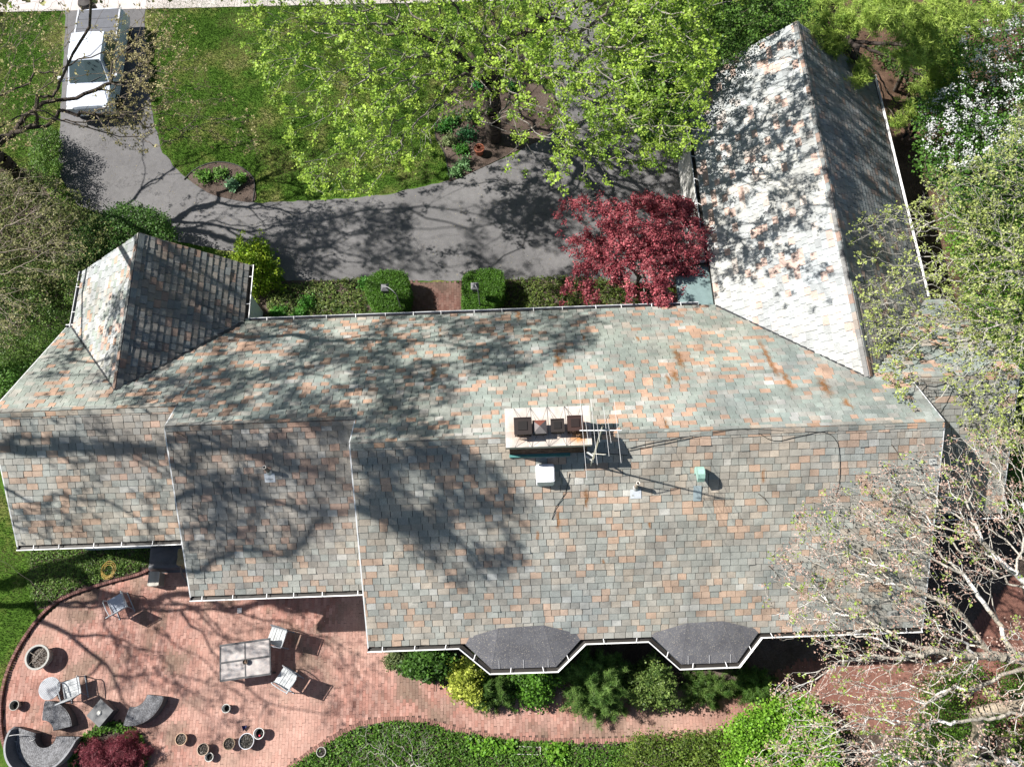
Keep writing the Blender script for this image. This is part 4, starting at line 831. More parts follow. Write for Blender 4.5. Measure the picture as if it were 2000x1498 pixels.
# pots
def pot(label, px_, py_, r, h, col, fill=None, group="flower pots on the patio", z0=.03, name="flower_pot", thick=.018, tw=.0):
    r = r * 1.38 if r < .3 else r
    p = gz(px_, py_, z0 + h); o = thing(name, label, "pot", (p[0], p[1], z0), group)
    b = B(); rb = r * .72; prof = [(0, .0), (rb, .0), (r * .93, h * .82), (r, h * .82), (r, h), (r - thick, h), (r - thick - .01, h * .7), (rb - thick, .03), (0, .03)]
    lathe(b, prof, 28, (0, 0, 0), col); b.build("pot_body", M['any'], o, world=False)
    if fill:
        b = B(); n = 300; a = RNG.random(n) * 2 * math.pi; rr = np.sqrt(RNG.random(n)) * (r - thick - .01) * .96; P = np.stack([rr * np.cos(a), rr * np.sin(a), np.full(n, h * fill[0]) + RNG.random(n) * .02], 1)
        lathe(b, [(0, h * fill[0]), (r - thick - .012, h * fill[0])], 20, (0, 0, 0), fill[1]); leaves(b, P, 2, .01, .03, fill[1], np.array(fill[1]) * 2.6, .3); b.build("soil", M['any'], o, world=False)
    return o
SOILC = (.07, .06, .05)
pot("large pale stone planter with a wire cross inside the left patio curb", 72, 1283, .40, .45, (.27, .27, .25), (.72, (.05, .035, .025)), None, name="stone_planter", thick=.06)
pl_ = gz(72, 1283, .47); b = B()
for a in (1.05, 2.6, 3.9): path(b, [(pl_[0] - .04, pl_[1] + .02, .42), (pl_[0] + .32 * math.cos(a), pl_[1] + .32 * math.sin(a), .45)], .008, 5, (.35, .30, .24))
tag(b.build("wire_support", M['any']), "bent wire plant support lying in the large stone planter", "wire support")
pot("small metal pot by the left curb below the slatted table", 27, 1377, .115, .26, (.28, .27, .24), (.3, (.02, .018, .015)))
pot("terracotta-rimmed pot leftmost of the row below the patio", 353, 1443, .135, .26, (.46, .31, .20), (.78, SOILC))
pot("pot with dry stems touching a smaller pot below it", 396, 1463, .135, .27, (.42, .32, .24), (.75, SOILC))
pot("small pale empty pot tucked under the pot with dry stems", 408, 1478, .10, .2, (.50, .50, .47), (.35, (.03, .03, .028)))
pot("clay pot of dry soil left of the largest white-rimmed pot", 447, 1452, .135, .25, (.30, .22, .14), (.8, SOILC))
pot("largest white-rimmed pot of dry soil in the group of pots", 481, 1447, .175, .32, (.55, .56, .60), (.8, (.05, .045, .038)))
pr_ = pot("white-rimmed dark pot holding a small pink ball", 505, 1432, .125, .3, (.60, .60, .58), (.4, (.015, .014, .013)))
b = B(); lathe(b, [(0, .33), (.022, .325), (.032, .30), (.022, .27), (0, .265)], 12, (gz(507, 1436, .2)[0], gz(507, 1436, .2)[1], -.1), (.55, .02, .06)); tag(b.build("ball", M['any']), "pink ball inside the dark white-rimmed pot", "ball")
pot("tilted white cup-like pot alone in the middle of the patio", 441, 1383, .10, .24, (.62, .62, .58), (.25, (.01, .01, .01)))
pot("pale round pot standing in the ivy bed below the path", 627, 1468, .11, .2, (.35, .34, .31), (.7, (.04, .035, .03)), None)
b = B(); p = gz(478, 1292, .9); lathe(b, [(0, .742), (.06, .742), (.085, .86), (.075, .86), (.06, .8), (0, .8)], 20, (p[0], p[1], 0), (.05, .045, .04)); leaves(b, np.array([[p[0], p[1], .81]]) + RNG.normal(0, .02, (30, 3)) * [1, 1, .3], 2, .02, .035, (.12, .08, .05), (.3, .2, .14)); tag(b.build("table_pot", M['any']), "small dark pot with dry stems at the centre of the table", "pot")
p = gz(477, 1420, .1); b = B(); b.add([(p[0] - .08, p[1] + .05, .12), (p[0] + .1, p[1] + .06, .12), (p[0] - .02, p[1] - .12, .12), (p[0] - .06, p[1] + .03, .03), (p[0] + .06, p[1] + .03, .03), (p[0] - .02, p[1] - .06, .03)], [[3, 4, 1, 0], [4, 5, 2, 1], [5, 3, 0, 2], [3, 5, 4]], (.03, .04, .16)); tag(b.build("scoop", M['any']), "blue triangular scoop lying just above the white-rimmed pots", "scoop")
p = gz(468, 1192, .05); b = B(); box(b, -.075, .075, -.085, .085, .035, .075, (.8, .74, .70), rz_(.08), (p[0], p[1], 0)); tag(b.build("paper_card", M['any']), "small white card lying on the bricks near the middle gutter", "card")
# round slatted table
p = gz(97, 1344, .45); r = thing("side_table", "round grey slatted side table next to the curved-arm chair", "table", (p[0], p[1], .03), None, math.radians(40)); R0 = .335
for i in range(15):
    y = -R0 + (i + .5) * 2 * R0 / 15; hw = math.sqrt(max(.01, R0 ** 2 - y ** 2)); b = B(); box(b, -hw, hw, y - .018, y + .018, .42, .44, (.30, .32, .35)); b.build("slat", M['any'], r, world=False)
b = B(); a = np.arange(41) * 2 * math.pi / 40; path(b, np.stack([R0 * np.cos(a), R0 * np.sin(a), np.full(41, .425)], 1), .016, 6, (.40, .42, .44)); b.build("rim", M['any'], r, world=False)
for k in range(4): q = B(); x, y = .22 * math.cos(k * math.pi / 2), .22 * math.sin(k * math.pi / 2); path(q, [(x, y, .42), (x * 1.3, y * 1.3, 0)], .014, 6, (.3, .32, .34)); q.build("leg", M['any'], r, world=False)
# wicker pieces: weave drawn as rings of short raised strands
def wicker_arc(name, label, cat, cx, cy, z0, ri, ro, a0, a1, h, back=None):
    p = gz(cx, cy, h); o = thing(name, label, cat, (p[0], p[1], z0)); n = 36; A = np.radians(np.linspace(a0, a1, n + 1)); b = B()
    def wall(r, za, zb, c, flip=False):
        V = np.concatenate([np.stack([r * np.cos(A), r * np.sin(A), np.full(n + 1, za)], 1), np.stack([r * np.cos(A), r * np.sin(A), np.full(n + 1, zb)], 1)]); b.add(V, [[i, i + 1, i + 2 + n, i + 1 + n] for i in range(n)], c)
    C0 = (.12, .123, .13); wall(ri, 0, h, np.array(C0) * .7); wall(ro, 0, h, np.array(C0) * .7)
    rings = int((ro - ri) / .03); 
    for k in range(rings):
        ra = ri + k * (ro - ri) / rings; rb = ra + (ro - ri) / rings - .004; zz = h + .03 * math.sin(math.pi * (k + .5) / rings) - .012 * (k in (0, rings - 1))
        for i in range(n):
            zc = zz + .005 * ((i + k) % 2); c = np.array((.16, .163, .175)) * random.uniform(.55, 1.35); a, d = A[i], A[i + 1]
            T = [(ra * math.cos(a), ra * math.sin(a), zc), (rb * math.cos(a), rb * math.sin(a), zc), (rb * math.cos(d), rb * math.sin(d), zc), (ra * math.cos(d), ra * math.sin(d), zc)]; b.add([(x, y, z - .02) for x, y, z in T] + T, BF[1:], c)
    for a in (A[0], A[-1]): b.add([(ri * math.cos(a), ri * math.sin(a), 0), (ro * math.cos(a), ro * math.sin(a), 0), (ro * math.cos(a), ro * math.sin(a), h), (ri * math.cos(a), ri * math.sin(a), h)], [[0, 1, 2, 3]], np.array(C0) * .6)
    b.build("seat", M['sheen'], o, world=False)
    if back:
        b = B(); hb, flare = back; rr = [ro - .02, ro + flare - .03, ro + flare + .03, ro + .03]; zz = [h - .05, hb, hb, 0]
        for k in range(3):
            f0 = np.ones(n + 1); tap = np.sin(np.linspace(0, math.pi, n + 1)) ** .35; za = h + (zz[k] - h) * tap if zz[k] > h else np.full(n + 1, zz[k]); zb = h + (zz[k + 1] - h) * tap if zz[k + 1] > h else np.full(n + 1, zz[k + 1])
            V = np.concatenate([np.stack([rr[k] * np.cos(A), rr[k] * np.sin(A), za], 1), np.stack([rr[k + 1] * np.cos(A), rr[k + 1] * np.sin(A), zb], 1)]); b.add(V, [[i, i + 1, i + 2 + n, i + 1 + n] for i in range(n)], (.10, .105, .12) if k == 0 else (.24, .245, .26))
        b.build("backrest", M['sheen'], o, world=False)
    return o
wicker_arc("wicker_bench", "curved grey wicker bench nearest the cube table's left side", "bench", 80, 1433, .03, .40, .98, 12, 92, .40)
wicker_arc("wicker_bench", "curved grey wicker bench right of the cube table", "bench", 263, 1353, .03, .42, .98, -103, -8, .40)
wicker_arc("wicker_loveseat", "round high-backed wicker loveseat in the lower left patio corner", "loveseat", 90, 1437, .03, .34, .95, 163, 357, .38, (.85, .12))
p = gz(195, 1392, .5); o = thing("wicker_cube_table", "square dark wicker cube table turned diagonally between two benches", "table", (p[0], p[1], .03), None, math.radians(52)); b = B()
box(b, -.29, .29, -.27, .27, 0, .44, (.09, .092, .10)); b.build("base", M['sheen'], o, world=False); b = B(); box(b, -.31, .31, -.29, .29, .442, .465, (.115, .12, .125)); b.build("table_top", M['any'], o, world=False)
b = B(); lathe(b, [(0, .5), (.07, .5), (.075, .515), (.05, .54), (0, .545)], 24, (p[0] - .02, p[1] + .0, .0), (.62, .61, .56)); tag(b.build("ashtray", M['any']), "round pale dish on the wicker cube table", "dish")
# wooden-topped storage chest, tarp-covered heap, covered grill with hose
p = gz(300, 1130, .5); o = thing("garden_chest", "small garden chest with weathered ribbed lid by the patio edge", "chest", (p[0], p[1], .03)); b = B(); box(b, -.17, .17, -.22, .22, 0, .44, (.2, .19, .17)); b.build("base", M['any'], o, world=False)
for i in range(8): b = B(); x = -.19 + i * .0475; box(b, x, x + .043, -.24 + .02 * (i in (0, 7)), .24 - .02 * (i in (0, 7)), .445, .47 + random.random() * .004, np.array((.36, .34, .30)) * random.uniform(.85, 1.15)); b.build("slat", M['any'], o, world=False)
def drape(name, label, cat, px_, py_, rx, ry, h, col, seed, m='rubber'):
    p = gz(px_, py_, h * .7); n = 26; g = np.linspace(-1.15, 1.15, n); X, Y = np.meshgrid(g, g, indexing='ij'); d = np.maximum(np.abs(X), np.abs(Y)); P2 = np.stack([X.ravel(), Y.ravel()], 1)
    z = np.clip((1.08 - d) * 5, 0, 1) * h * (1 - .12 * d ** 2) + (vnoise(P2, .35, seed).reshape(n, n) - .5) * .12 * h
    z = np.maximum(z, .03 + .02 * vnoise(P2, .2, seed + 1).reshape(n, n)); V = np.stack([X.ravel() * rx + p[0], Y.ravel() * ry + p[1], z.ravel()], 1)
    F = np.array([[i * n + j, (i + 1) * n + j, (i + 1) * n + j + 1, i * n + j + 1] for i in range(n - 1) for j in range(n - 1)]); b = B(); b.add(V, F, col); return tag(b.build(name, M[m], smooth=True), label, cat)
drape("tarpaulin", "black tarpaulin draped over a low heap under the left gutter", "tarp", 326, 1088, .62, .42, .5, (.03, .03, .035), 5)
drape("covered_grill", "tan covered grill half hidden under the middle roof", "grill", 368, 1088, .32, .3, 1.0, (.20, .17, .09), 9, 'any')
b = B(); path(b, spline([gz(352, 1090, .8), gz(352, 1105, .7), gz(356, 1122, .4), gz(368, 1138, .1), gz(390, 1148, .05)], 6), .028, 8, (.09, .09, .09)); tag(b.build("hose", M['any']), "dark corrugated hose running from the covered grill", "hose")
b = B()
for k in range(5): a = np.linspace(0, 2 * math.pi, 26); rr = .2 + .05 * math.sin(k * 2.1); c0 = gz(211 + k * .8, 1116 - k, .16); path(b, np.stack([c0[0] + rr * np.cos(a), c0[1] + (rr * 1.15) * np.sin(a), np.full(26, .16) + .02 * np.sin(a * 3 + k) + .02 * k], 1), .009, 5, (.42, .28, .07))
tag(b.build("hose_coil", M['any']), "coil of orange-yellow hose lying on the ivy by the curb", "hose")
b = B(); a = np.linspace(0, 2 * math.pi, 30); c0 = gz(42, 1441, .5); path(b, np.stack([c0[0] + .45 * np.cos(a), c0[1] + .28 * np.sin(a) * .4, .55 + .15 * np.sin(a)], 1), .013, 6, (.4, .4, .4)); tag(b.build("metal_hoop", M['any']), "thin metal hoop behind the round wicker loveseat", "hoop")
p = gz(1030, 1465, .1); b = B()
for x0, x1, y0, y1 in ((-.42, .42, -.12, -.1), (-.42, .42, .1, .12), (-.42, -.4, -.098, .098), (.4, .42, -.098, .098)): box(b, x0, x1, y0, y1, 0, .14, (.42, .40, .37), rz_(-.06), (p[0], p[1], 0))
o = b.build("planter_trough", M['any']); tag(o, "empty rectangular trough in the ivy below the brick path", "planter"); b = B(); box(b, -.399, .399, -.099, .099, 0, .08, (.10, .07, .055), rz_(-.06), (p[0], p[1], 0)); b.build("soil", M['mulch'], o)
# terracotta wire-topped pot and mushroom stones in the maple bed
p = gz(936, 292, .3); o = thing("terracotta_pot", "terracotta pot with twiggy filling in the maple bed", "pot", (p[0], p[1], .03)); b = B(); lathe(b, [(0, 0), (.15, 0), (.2, .3), (.22, .3), (.22, .36), (.19, .36), (.17, .2), (0, .2)], 24, (0, 0, 0), (.26, .085, .045)); b.build("pot_body", M['any'], o, world=False); b = B()
for k in range(16): a = random.random() * 6.28; a2 = a + random.uniform(1, 3); path(b, [(.19 * math.cos(a), .19 * math.sin(a), .34), (.1 * math.cos((a + a2) / 2), .1 * math.sin((a + a2) / 2), .40), (.19 * math.cos(a2), .19 * math.sin(a2), .34)], .007, 4, (.2, .08, .05))
b.build("twig_ball", M['any'], o, world=False)
p = gz(571, 1160, 0); 
# garden lanterns on posts in the clipped boxes
def lamp(label, px_, py_, side):
    p = gz(px_, py_, 2.05); o = thing("garden_lantern", label, "lamp", (p[0] + side * .45, p[1] - .35, 0), "lanterns beside the entry walk"); x, y = -side * .45, .35; b = B(); path(b, [(0, 0, 0), (0, 0, 1.95)], .022, 8, (.13, .13, .14)); b.build("post", M['any'], o, world=False)
    b = B(); A = np.linspace(0, math.pi * .92, 10); T = np.array([[x * t, y * t, 0] for t in (1 - np.cos(A)) / 2]); T[:, 2] = 1.95 + .28 * np.sin(A); path(b, T, .014, 6, (.3, .3, .31)); b.build("arm", M['any'], o, world=False)
    b = B(); box(b, x - .1, x + .1, y - .1, y + .1, 1.7, 1.98, (.05, .05, .055)); b.build("lantern_glass", M['any'], o, world=False); b = B(); b.add([(x - .14, y - .14, 1.98), (x + .14, y - .14, 1.98), (x + .14, y + .14, 1.98), (x - .14, y + .14, 1.98), (x - .05, y - .05, 2.09), (x + .05, y - .05, 2.09), (x + .05, y + .05, 2.09), (x - .05, y + .05, 2.09)], BF, (.17, .17, .18)); b.build("lantern_cap", M['any'], o, world=False)
lamp("lantern on a curved arm over the left clipped box shrub", 751, 560, 1); lamp("lantern above the right clipped box shrub by the walk", 927, 557, .3)
# utility bin near the top of the left drive
b = B(); p = gz(168, 6, .9); lathe(b, [(.0, 0), (.28, 0), (.33, .9), (.36, .92), (.30, 1.02), (0, 1.05)], 20, (p[0], p[1], 0), (.03, .025, .022)); tag(b.build("rubbish_bin", M['any']), "dark round bin at the kerb beyond the pickup truck", "bin")

# ------------------------------------------------------------------ the person in the shade right of the wing
def person():
    p = gz(1768, 275, .0); base = np.array([p[0], p[1], 0]); J = {}; yaw = 2.6; Rz = rz_(yaw)
    pts = [(0, 0, .95), (0, .02, 1.12), (0, .06, 1.32), (0, .08, 1.45), (0, .12, 1.53), (0, .16, 1.62), (0, .15, 1.72),
           (.19, .06, 1.40), (.27, .14, 1.16), (.20, .36, 1.02), (.17, .44, 1.0), (-.19, .06, 1.40), (-.30, .02, 1.14), (-.26, .20, .95), (-.24, .28, .93),
           (.10, .0, .9), (.13, .14, .50), (.13, .0, .09), (.14, .12, .04), (-.10, .0, .9), (-.12, -.02, .5), (-.13, -.14, .09), (-.13, -.02, .04)]
    ed = [(0, 1), (1, 2), (2, 3), (3, 4), (4, 5), (5, 6), (2, 7), (7, 8), (8, 9), (9, 10), (2, 11), (11, 12), (12, 13), (13, 14), (0, 15), (15, 16), (16, 17), (17, 18), (0, 19), (19, 20), (20, 21), (21, 22)]
    rad = [.15, .14, .16, .08, .055, .085, .07, .065, .048, .038, .032, .065, .048, .038, .032, .10, .065, .045, .045, .10, .065, .045, .045]
    def skin(name, ids, grow_, m, parent, extra=None):
        me = bpy.data.meshes.new(name); mp = {v: i for i, v in enumerate(ids)}; E_ = [(mp[a], mp[b_]) for a, b_ in ed if a in mp and b_ in mp]
        me.from_pydata([tuple(Rz @ np.array(pts[i]) + base) for i in ids], E_, []); o = bpy.data.objects.new(name, me); COL.objects.link(o); md = o.modifiers.new("skin", 'SKIN'); md.use_smooth_shade = True
        sv = me.skin_vertices[0].data
        for k, i in enumerate(ids): rr = rad[i] * grow_ if not extra or i not in extra else extra[i]; sv[k].radius = (rr, rr * (.72 if i in (0, 1, 2) else 1)); sv[k].use_root = (k == 0)
        s = o.modifiers.new("sub", 'SUBSURF'); s.levels = 1; s.render_levels = 1; me.materials.append(m)
        if parent: o.parent = parent
        return o
    sk = plain("skin", (.42, .25, .19), .6); navy = plain("navy_cloth", (.02, .03, .07), .8, 0, 6, .3); jeans = plain("dark_trousers", (.025, .027, .035), .85, 0, 6, .3)
    body = skin("person", list(range(23)), 1., sk, None); tag(body, "person in navy shirt, dark trousers and cap standing in deep shade beside the wing", "person")
    skin("shirt", [1, 2, 3, 0, 7, 8, 11, 12], 1.14, navy, body, {3: .09, 8: .062, 12: .062}); skin("trousers", [0, 15, 16, 17, 19, 20, 21], 1.16, jeans, body)
    b = B(); hd = Rz @ np.array((0, .16, 1.69)) + base; lathe(b, [(.098, 0), (.095, .05), (.07, .10), (0, .125)], 16, hd, (.05, .06, .09)); f_ = Rz @ np.array((0, 1., 0)); bar(b, hd + f_ * .05 + (0, 0, .012), hd + f_ * .2 + (0, 0, -.0), .15, .012, (.05, .06, .09)); b.build("cap", M['any'], body, world=False)
    b = B()
    for s in (-1, 1): e_ = Rz @ np.array((s * .032, .245, 1.635)) + base; bar(b, e_, e_ + f_ * .008, .018, .01, (.02, .02, .02))
    n_ = Rz @ np.array((0, .245, 1.61)) + base; bar(b, n_ + (0, 0, .02), n_ + f_ * .02, .016, .02, (.42, .25, .19)); m_ = Rz @ np.array((0, .238, 1.565)) + base; bar(b, m_, m_ + f_ * .006, .04, .01, (.25, .1, .08)); b.build("face", M['any'], body, world=False, kind='stuff')
    for s, wi in ((1, 10), (-1, 14)):                                  # hands: five short tapering fingers each
        b = B(); w0 = Rz @ np.array(pts[wi]) + base; dv = Rz @ (np.array(pts[wi]) - np.array(pts[wi - 1])); dv /= np.linalg.norm(dv); sv_ = np.cross(dv, (0, 0, 1)); sv_ /= np.linalg.norm(sv_)
        for k, (off, ln) in enumerate(((-.03, .07), (-.01, .08), (.01, .075), (.03, .06))): a = w0 + sv_ * off + dv * .01; c_ = a + dv * ln * .6; e_ = c_ + dv * ln * .35 + np.array((0, 0, -.03)); path(b, [a, c_, e_], [.011, .009, .007], 6, (.42, .25, .19))
        a = w0 - sv_ * .03 * s; path(b, [a - dv * .02, a - sv_ * s * .03 + dv * .02, a - sv_ * s * .035 + dv * .05], [.012, .01, .008], 6, (.42, .25, .19)); b.build("hand", M['any'], body, world=False)
person()
# ------------------------------------------------------------------ trees
MG_A, MG_B = (.15, .27, .03), (.36, .50, .07)
# T1: big maple in young leaf over the front lawn
T1 = thing("maple_tree", "tall maple in fresh yellow-green leaf over the front lawn", "tree", (-.38, 21.66, 0))
fork = (-.45, 21.75, 5.0)
ch1 = [[(-.38, 21.66, -.1), (-.4, 21.66, 1.2), (-.36, 21.68, 3.), fork, (-.5, 22.3, 7.), (-.2, 23.2, 9.5), (.2, 24., 12.)],
       [fork, (-1.5, 22.2, 6.6), (-2.8, 22.9, 8.3), (-4., 23.6, 10.)], [fork, (.9, 21.4, 6.2), (2.4, 20.4, 6.9), (4., 19.5, 7.1), (5.6, 18.9, 7.0)], [(-.36, 21.68, 3.), (-1.8, 21.3, 5.6), (-3.6, 20.9, 7.2), (-5.6, 20.4, 7.8), (-7.4, 19.9, 7.6)],
       [fork, (.9, 22.8, 7.2), (2.6, 23.6, 9.), (4.2, 24.2, 10.2)]]
polyT1 = [(455, -200), (462, 60), (490, 150), (545, 215), (570, 320), (590, 375), (640, 392), (720, 378), (790, 335), (838, 320), (868, 215), (930, 250), (1000, 225), (985, 330), (1040, 340), (1040, 345), (1110, 385), (1200, 350), (1260, 365), (1300, 330), (1385, 260), (1385, 210), (1400, 120), (1420, -200)]
def keepT1(W): d = np.hypot(W[:, 0] + .2, W[:, 1] - 22.2); z = W[:, 2]; return (d < 10.2 - np.abs(z - 7.5) * .6) & (d > 1.0)
W = pxsample(polyT1, 5600, lambda n: 4.6 + RNG.random(n) ** 1.3 * 7.6, keepT1); W = clumpy(W, 1.5, .44, 5)
pw = pix(W); gap = (pw[:, 0] > 840) & (pw[:, 0] < 1080) & (pw[:, 1] > 150) & (pw[:, 1] < 320); W = W[~gap | (RNG.random(len(W)) < .35)]
pw = pix(W); thin = (pw[:, 1] > 300) & (pw[:, 0] > 1000); W = W[~thin | (RNG.random(len(W)) < .38)][:2700]
up_ = np.stack([RNG.normal(-.2, 4.5, 800), RNG.normal(25, 4., 800), 7 + RNG.random(800) * 7], 1); up_ = up_[pix(up_)[:, 1] < 30]; AT = np.concatenate([W, up_])
def shadow_pts(poly, n, pl, hf, thr, seed, s=1.0):
    P = np.array(poly); lo, hi = P.min(0), P.max(0); q = lo + RNG.random((n * 3, 2)) * (hi - lo); q = q[inside(q, poly)]; T = np.array([on(x, y, *pl) if pl else gz(x, y) for x, y in q])
    k = vnoise(T[:, :2], s, seed) * .6 + vnoise(T[:, :2], s * .4, seed + 1) * .4 > thr; T = T[k][:n]; h = hf(len(T)); return T + SUN[None] * (h / SUN[2])[:, None]
Ws = np.concatenate([shadow_pts([(1345, 200), (1560, 60), (1590, 200), (1650, 380), (1600, 430), (1660, 640), (1480, 580), (1390, 520)], 420, PWL, lambda n: 3 + RNG.random(n) * 5, .44, 14, .6), shadow_pts([(1575, 60), (1705, 130), (1800, 560), (1680, 600), (1600, 200)], 420, PWR, lambda n: 6.5 + RNG.random(n) * 3, .36, 15, .9)])
pw = pix(Ws); Ws = Ws[inside(pw, polyT1) | (pw[:, 1] < 0)]; AT = np.concatenate([AT, Ws])
A, par, m0 = grow(ch1, AT, .55); _, term = skeleton("trunk", A, par, T1, (.075, .06, .05), .0045, 2.35, twigc=(.30, .28, .25), base_r=.33)
b = B(); leaves(b, A[m0:], 32, .075, .068, MG_A, MG_B, .9, .10, 1.0, .16, .55, .8); b.build("crown", M['leaf'], T1)

# T2: tall tree at the left, small tan flower clusters on bare limbs; its limbs shade the drive and north slope
T2 = thing("budding_tree", "tall dark-limbed tree with tan flower tufts reaching over the pickup truck", "tree", (-18.6, 19.0, 0))
f2 = (-18.6, 19.0, 5.0)
def pc(l): return [tuple(gz(x, y, z)) for x, y, z in l]
ch2 = [[(-18.6, 19., -.1), (-18.65, 19., 2.5), f2] + pc([(0, 250, 5.2), (55, 222, 5.3), (140, 238, 5.3), (235, 230, 5.2), (310, 222, 5.1), (385, 232, 5.1), (462, 232, 5.2)]),
       [f2] + pc([(-30, 215, 5.8), (5, 175, 6.2), (30, 95, 6.5), (62, 50, 6.8), (112, 0, 7.2), (150, -60, 7.6)]), [f2, (-18.9, 19.3, 7.5), (-18.2, 18.6, 10.5), (-17., 17.6, 13.5), (-16.2, 16.6, 16.5), (-15.8, 15.8, 19)],
       [(-18.9, 19.3, 7.5), (-20.5, 21, 10.5), (-21.5, 22.5, 14)], [(-18.2, 18.6, 10.5), (-19.6, 16.8, 13), (-20.6, 15.2, 16)], pc([(30, 95, 6.5), (60, 66, 6.6), (88, 74, 6.5), (130, 105, 6.3), (165, 135, 6.1)])]
ch2[-1] = [ch2[1][3]] + ch2[-1][1:]
def shadow_chain(l, pl):
    return [tuple(sunup(on(x, y, *pl) if pl else gz(x, y, 0), h)) for x, y, h in l]
ch2.append([(-18.65, 19., 4.2)] + shadow_chain([(330, 452, 5.6), (500, 466, 6.4), (700, 482, 7.2)], None)[:2])
ch2.append([f2] + shadow_chain([(430, 395, 6.2), (500, 368, 7.0), (560, 345, 8.)], None))
lb = shadow_chain([(500, 640, 9.5), (535, 700, 9.), (515, 760, 8.6), (500, 825, 8.2)], PF); ch2.append([(-18.2, 18.6, 10.5)] + lb); ch2.append([lb[1]] + shadow_chain([(600, 740, 9.4), (690, 800, 9.6)], PF))
polyT2 = [(-40, -20), (330, -20), (385, 60), (420, 160), (500, 230), (505, 300), (330, 290), (250, 300), (160, 250), (140, 210), (0, 330), (-40, 330)]
W1 = clumpy(pxsample(polyT2, 900, lambda n: 4.2 + RNG.random(n) * 2.6), 1.1, .42, 21)
pw = pix(W1); onroof = (pw[:, 0] > 128) & (pw[:, 0] < 215) & (pw[:, 1] < 215); W1 = W1[~onroof | (RNG.random(len(W1)) < .25)]
W1b = clumpy(pxsample([(205, 60), (330, 60), (350, 200), (300, 270), (205, 260)], 420, lambda n: 4.2 + RNG.random(n) * 1.6), .9, .36, 22); NV = len(W1) + len(W1b)
def shadow_pts(poly, n, pl, hf, thr, seed, s=1.0):
    P = np.array(poly); lo, hi = P.min(0), P.max(0); q = lo + RNG.random((n * 3, 2)) * (hi - lo); q = q[inside(q, poly)]; T = np.array([on(x, y, *pl) if pl else gz(x, y) for x, y in q]); 
    k = vnoise(T[:, :2], s, seed) * .6 + vnoise(T[:, :2], s * .4, seed + 1) * .4 > thr; T = T[k][:n]; h = hf(len(T)); return T + SUN[None] * (h / SUN[2])[:, None]
W2 = np.concatenate([shadow_pts([(480, 440), (700, 410), (1110, 380), (1120, 545), (820, 548), (560, 545)], 620, None, lambda n: 9 + RNG.random(n) * 6, .47, 31), shadow_pts([(900, 600), (1190, 600), (1150, 690), (940, 740)], 220, PF, lambda n: 9 + RNG.random(n) * 6, .40, 35), shadow_pts([(270, 480), (490, 525), (480, 610), (240, 740)], 36, PLR, lambda n: 6 + RNG.random(n) * 6, .42, 36), shadow_pts([(20, 790), (330, 790), (330, 640), (150, 650)], 120, PF, lambda n: 7 + RNG.random(n) * 5, .45, 37), shadow_pts([(330, 640), (700, 615), (1180, 600), (1130, 690), (1000, 730), (850, 860), (700, 850), (330, 800)], 1200, PF, lambda n: 9 + RNG.random(n) * 7, .38, 33)])
pw = pix(W2); W2 = W2[((pw[:, 0] < -15) | (pw[:, 1] < -15)) & (np.hypot(W2[:, 0] + 18.6, W2[:, 1] - 18.) < 14)]
A, par, m0 = grow(ch2, np.concatenate([W1, W1b, W2]), .55); skeleton("trunk", A, par, T2, (.06, .048, .04), .0034, 2.4, twigc=(.13, .11, .09), base_r=.26, jit=.05)
b = B(); leaves(b, A[m0:m0 + NV], 9, .045, .06, (.22, .19, .08), (.42, .38, .20), .7, 0, 1, .15); leaves(b, A[m0 + NV:], 11, .16, .12, (.2, .2, .08), (.34, .34, .15), .7, 0, 1, .15); b.build("crown", M['leafdull'], T2)

# T3: tree outside the left edge whose limbs shade the south slopes and the patio
T3 = thing("bare_tree", "tree beyond the left edge casting branch shadows on slates and patio", "tree", (-25., 4.5, 0)); f3 = (-24.8, 4.6, 5.5)
def sc(l, pl): return shadow_chain(l, pl)
la = sc([(0, 872, 7.4), (150, 925, 6.5), (330, 965, 5.8), (480, 1020, 5.2)], PL); lb_ = sc([(0, 985, 6.4), (160, 1040, 5.6), (355, 1078, 5.0)], PL); lc = sc([(130, 1100, 8.2), (262, 1168, 7.6), (330, 1240, 7.2), (378, 1284, 7.0), (428, 1288, 6.8)], None)
ld = [lc[3]] + sc([(372, 1330, 6.8), (385, 1370, 6.8), (440, 1425, 6.6)], None); le = sc([(60, 1130, 7.6), (135, 1180, 7.2), (150, 1248, 7.0), (132, 1310, 6.8)], None); lf = [le[2]] + sc([(175, 1200, 7.2), (205, 1150, 7.)], None)
lg = sc([(620, 1180, 9.5), (700, 1215, 9.), (760, 1275, 8.8), (820, 1330, 8.6)], None)
ch3 = [[(-25, 4.5, -.1), (-25, 4.5, 3), f3, (-24.6, 6., 9), (-24., 8., 12.5), (-23.2, 9.6, 15.5)], [f3] + la, [(-25, 4.5, 4.2)] + lb_, [(-25, 4.5, 4.8)] + lc, ld, [(-25, 4.5, 3.6)] + le, lf, [f3] + lg, [(-24., 8., 12.5)] + sc([(60, 845, 9.5), (220, 905, 9.2), (400, 1010, 9.), (560, 1140, 8.8)], PL), [(-23.2, 9.6, 15.5)] + sc([(350, 850, 10.5), (480, 950, 10.5), (640, 1110, 10.5)], PM), [(-23.2, 9.6, 15.5)] + sc([(440, 842, 12.), (620, 985, 12.), (770, 1090, 12.), (860, 1150, 12.)], PM),
       [(-23.2, 9.6, 15.5)] + sc([(690, 880, 13.), (830, 965, 13.2), (960, 1070, 13.5)], PR), [(-24.6, 6., 9)] + sc([(120, 1000, 8.), (260, 1100, 8.), (300, 1180, 8.2), (420, 1200, 8.5)], PL), [f3] + sc([(420, 1190, 8.), (560, 1215, 8.3), (690, 1290, 8.5), (740, 1380, 8.5)], None)]
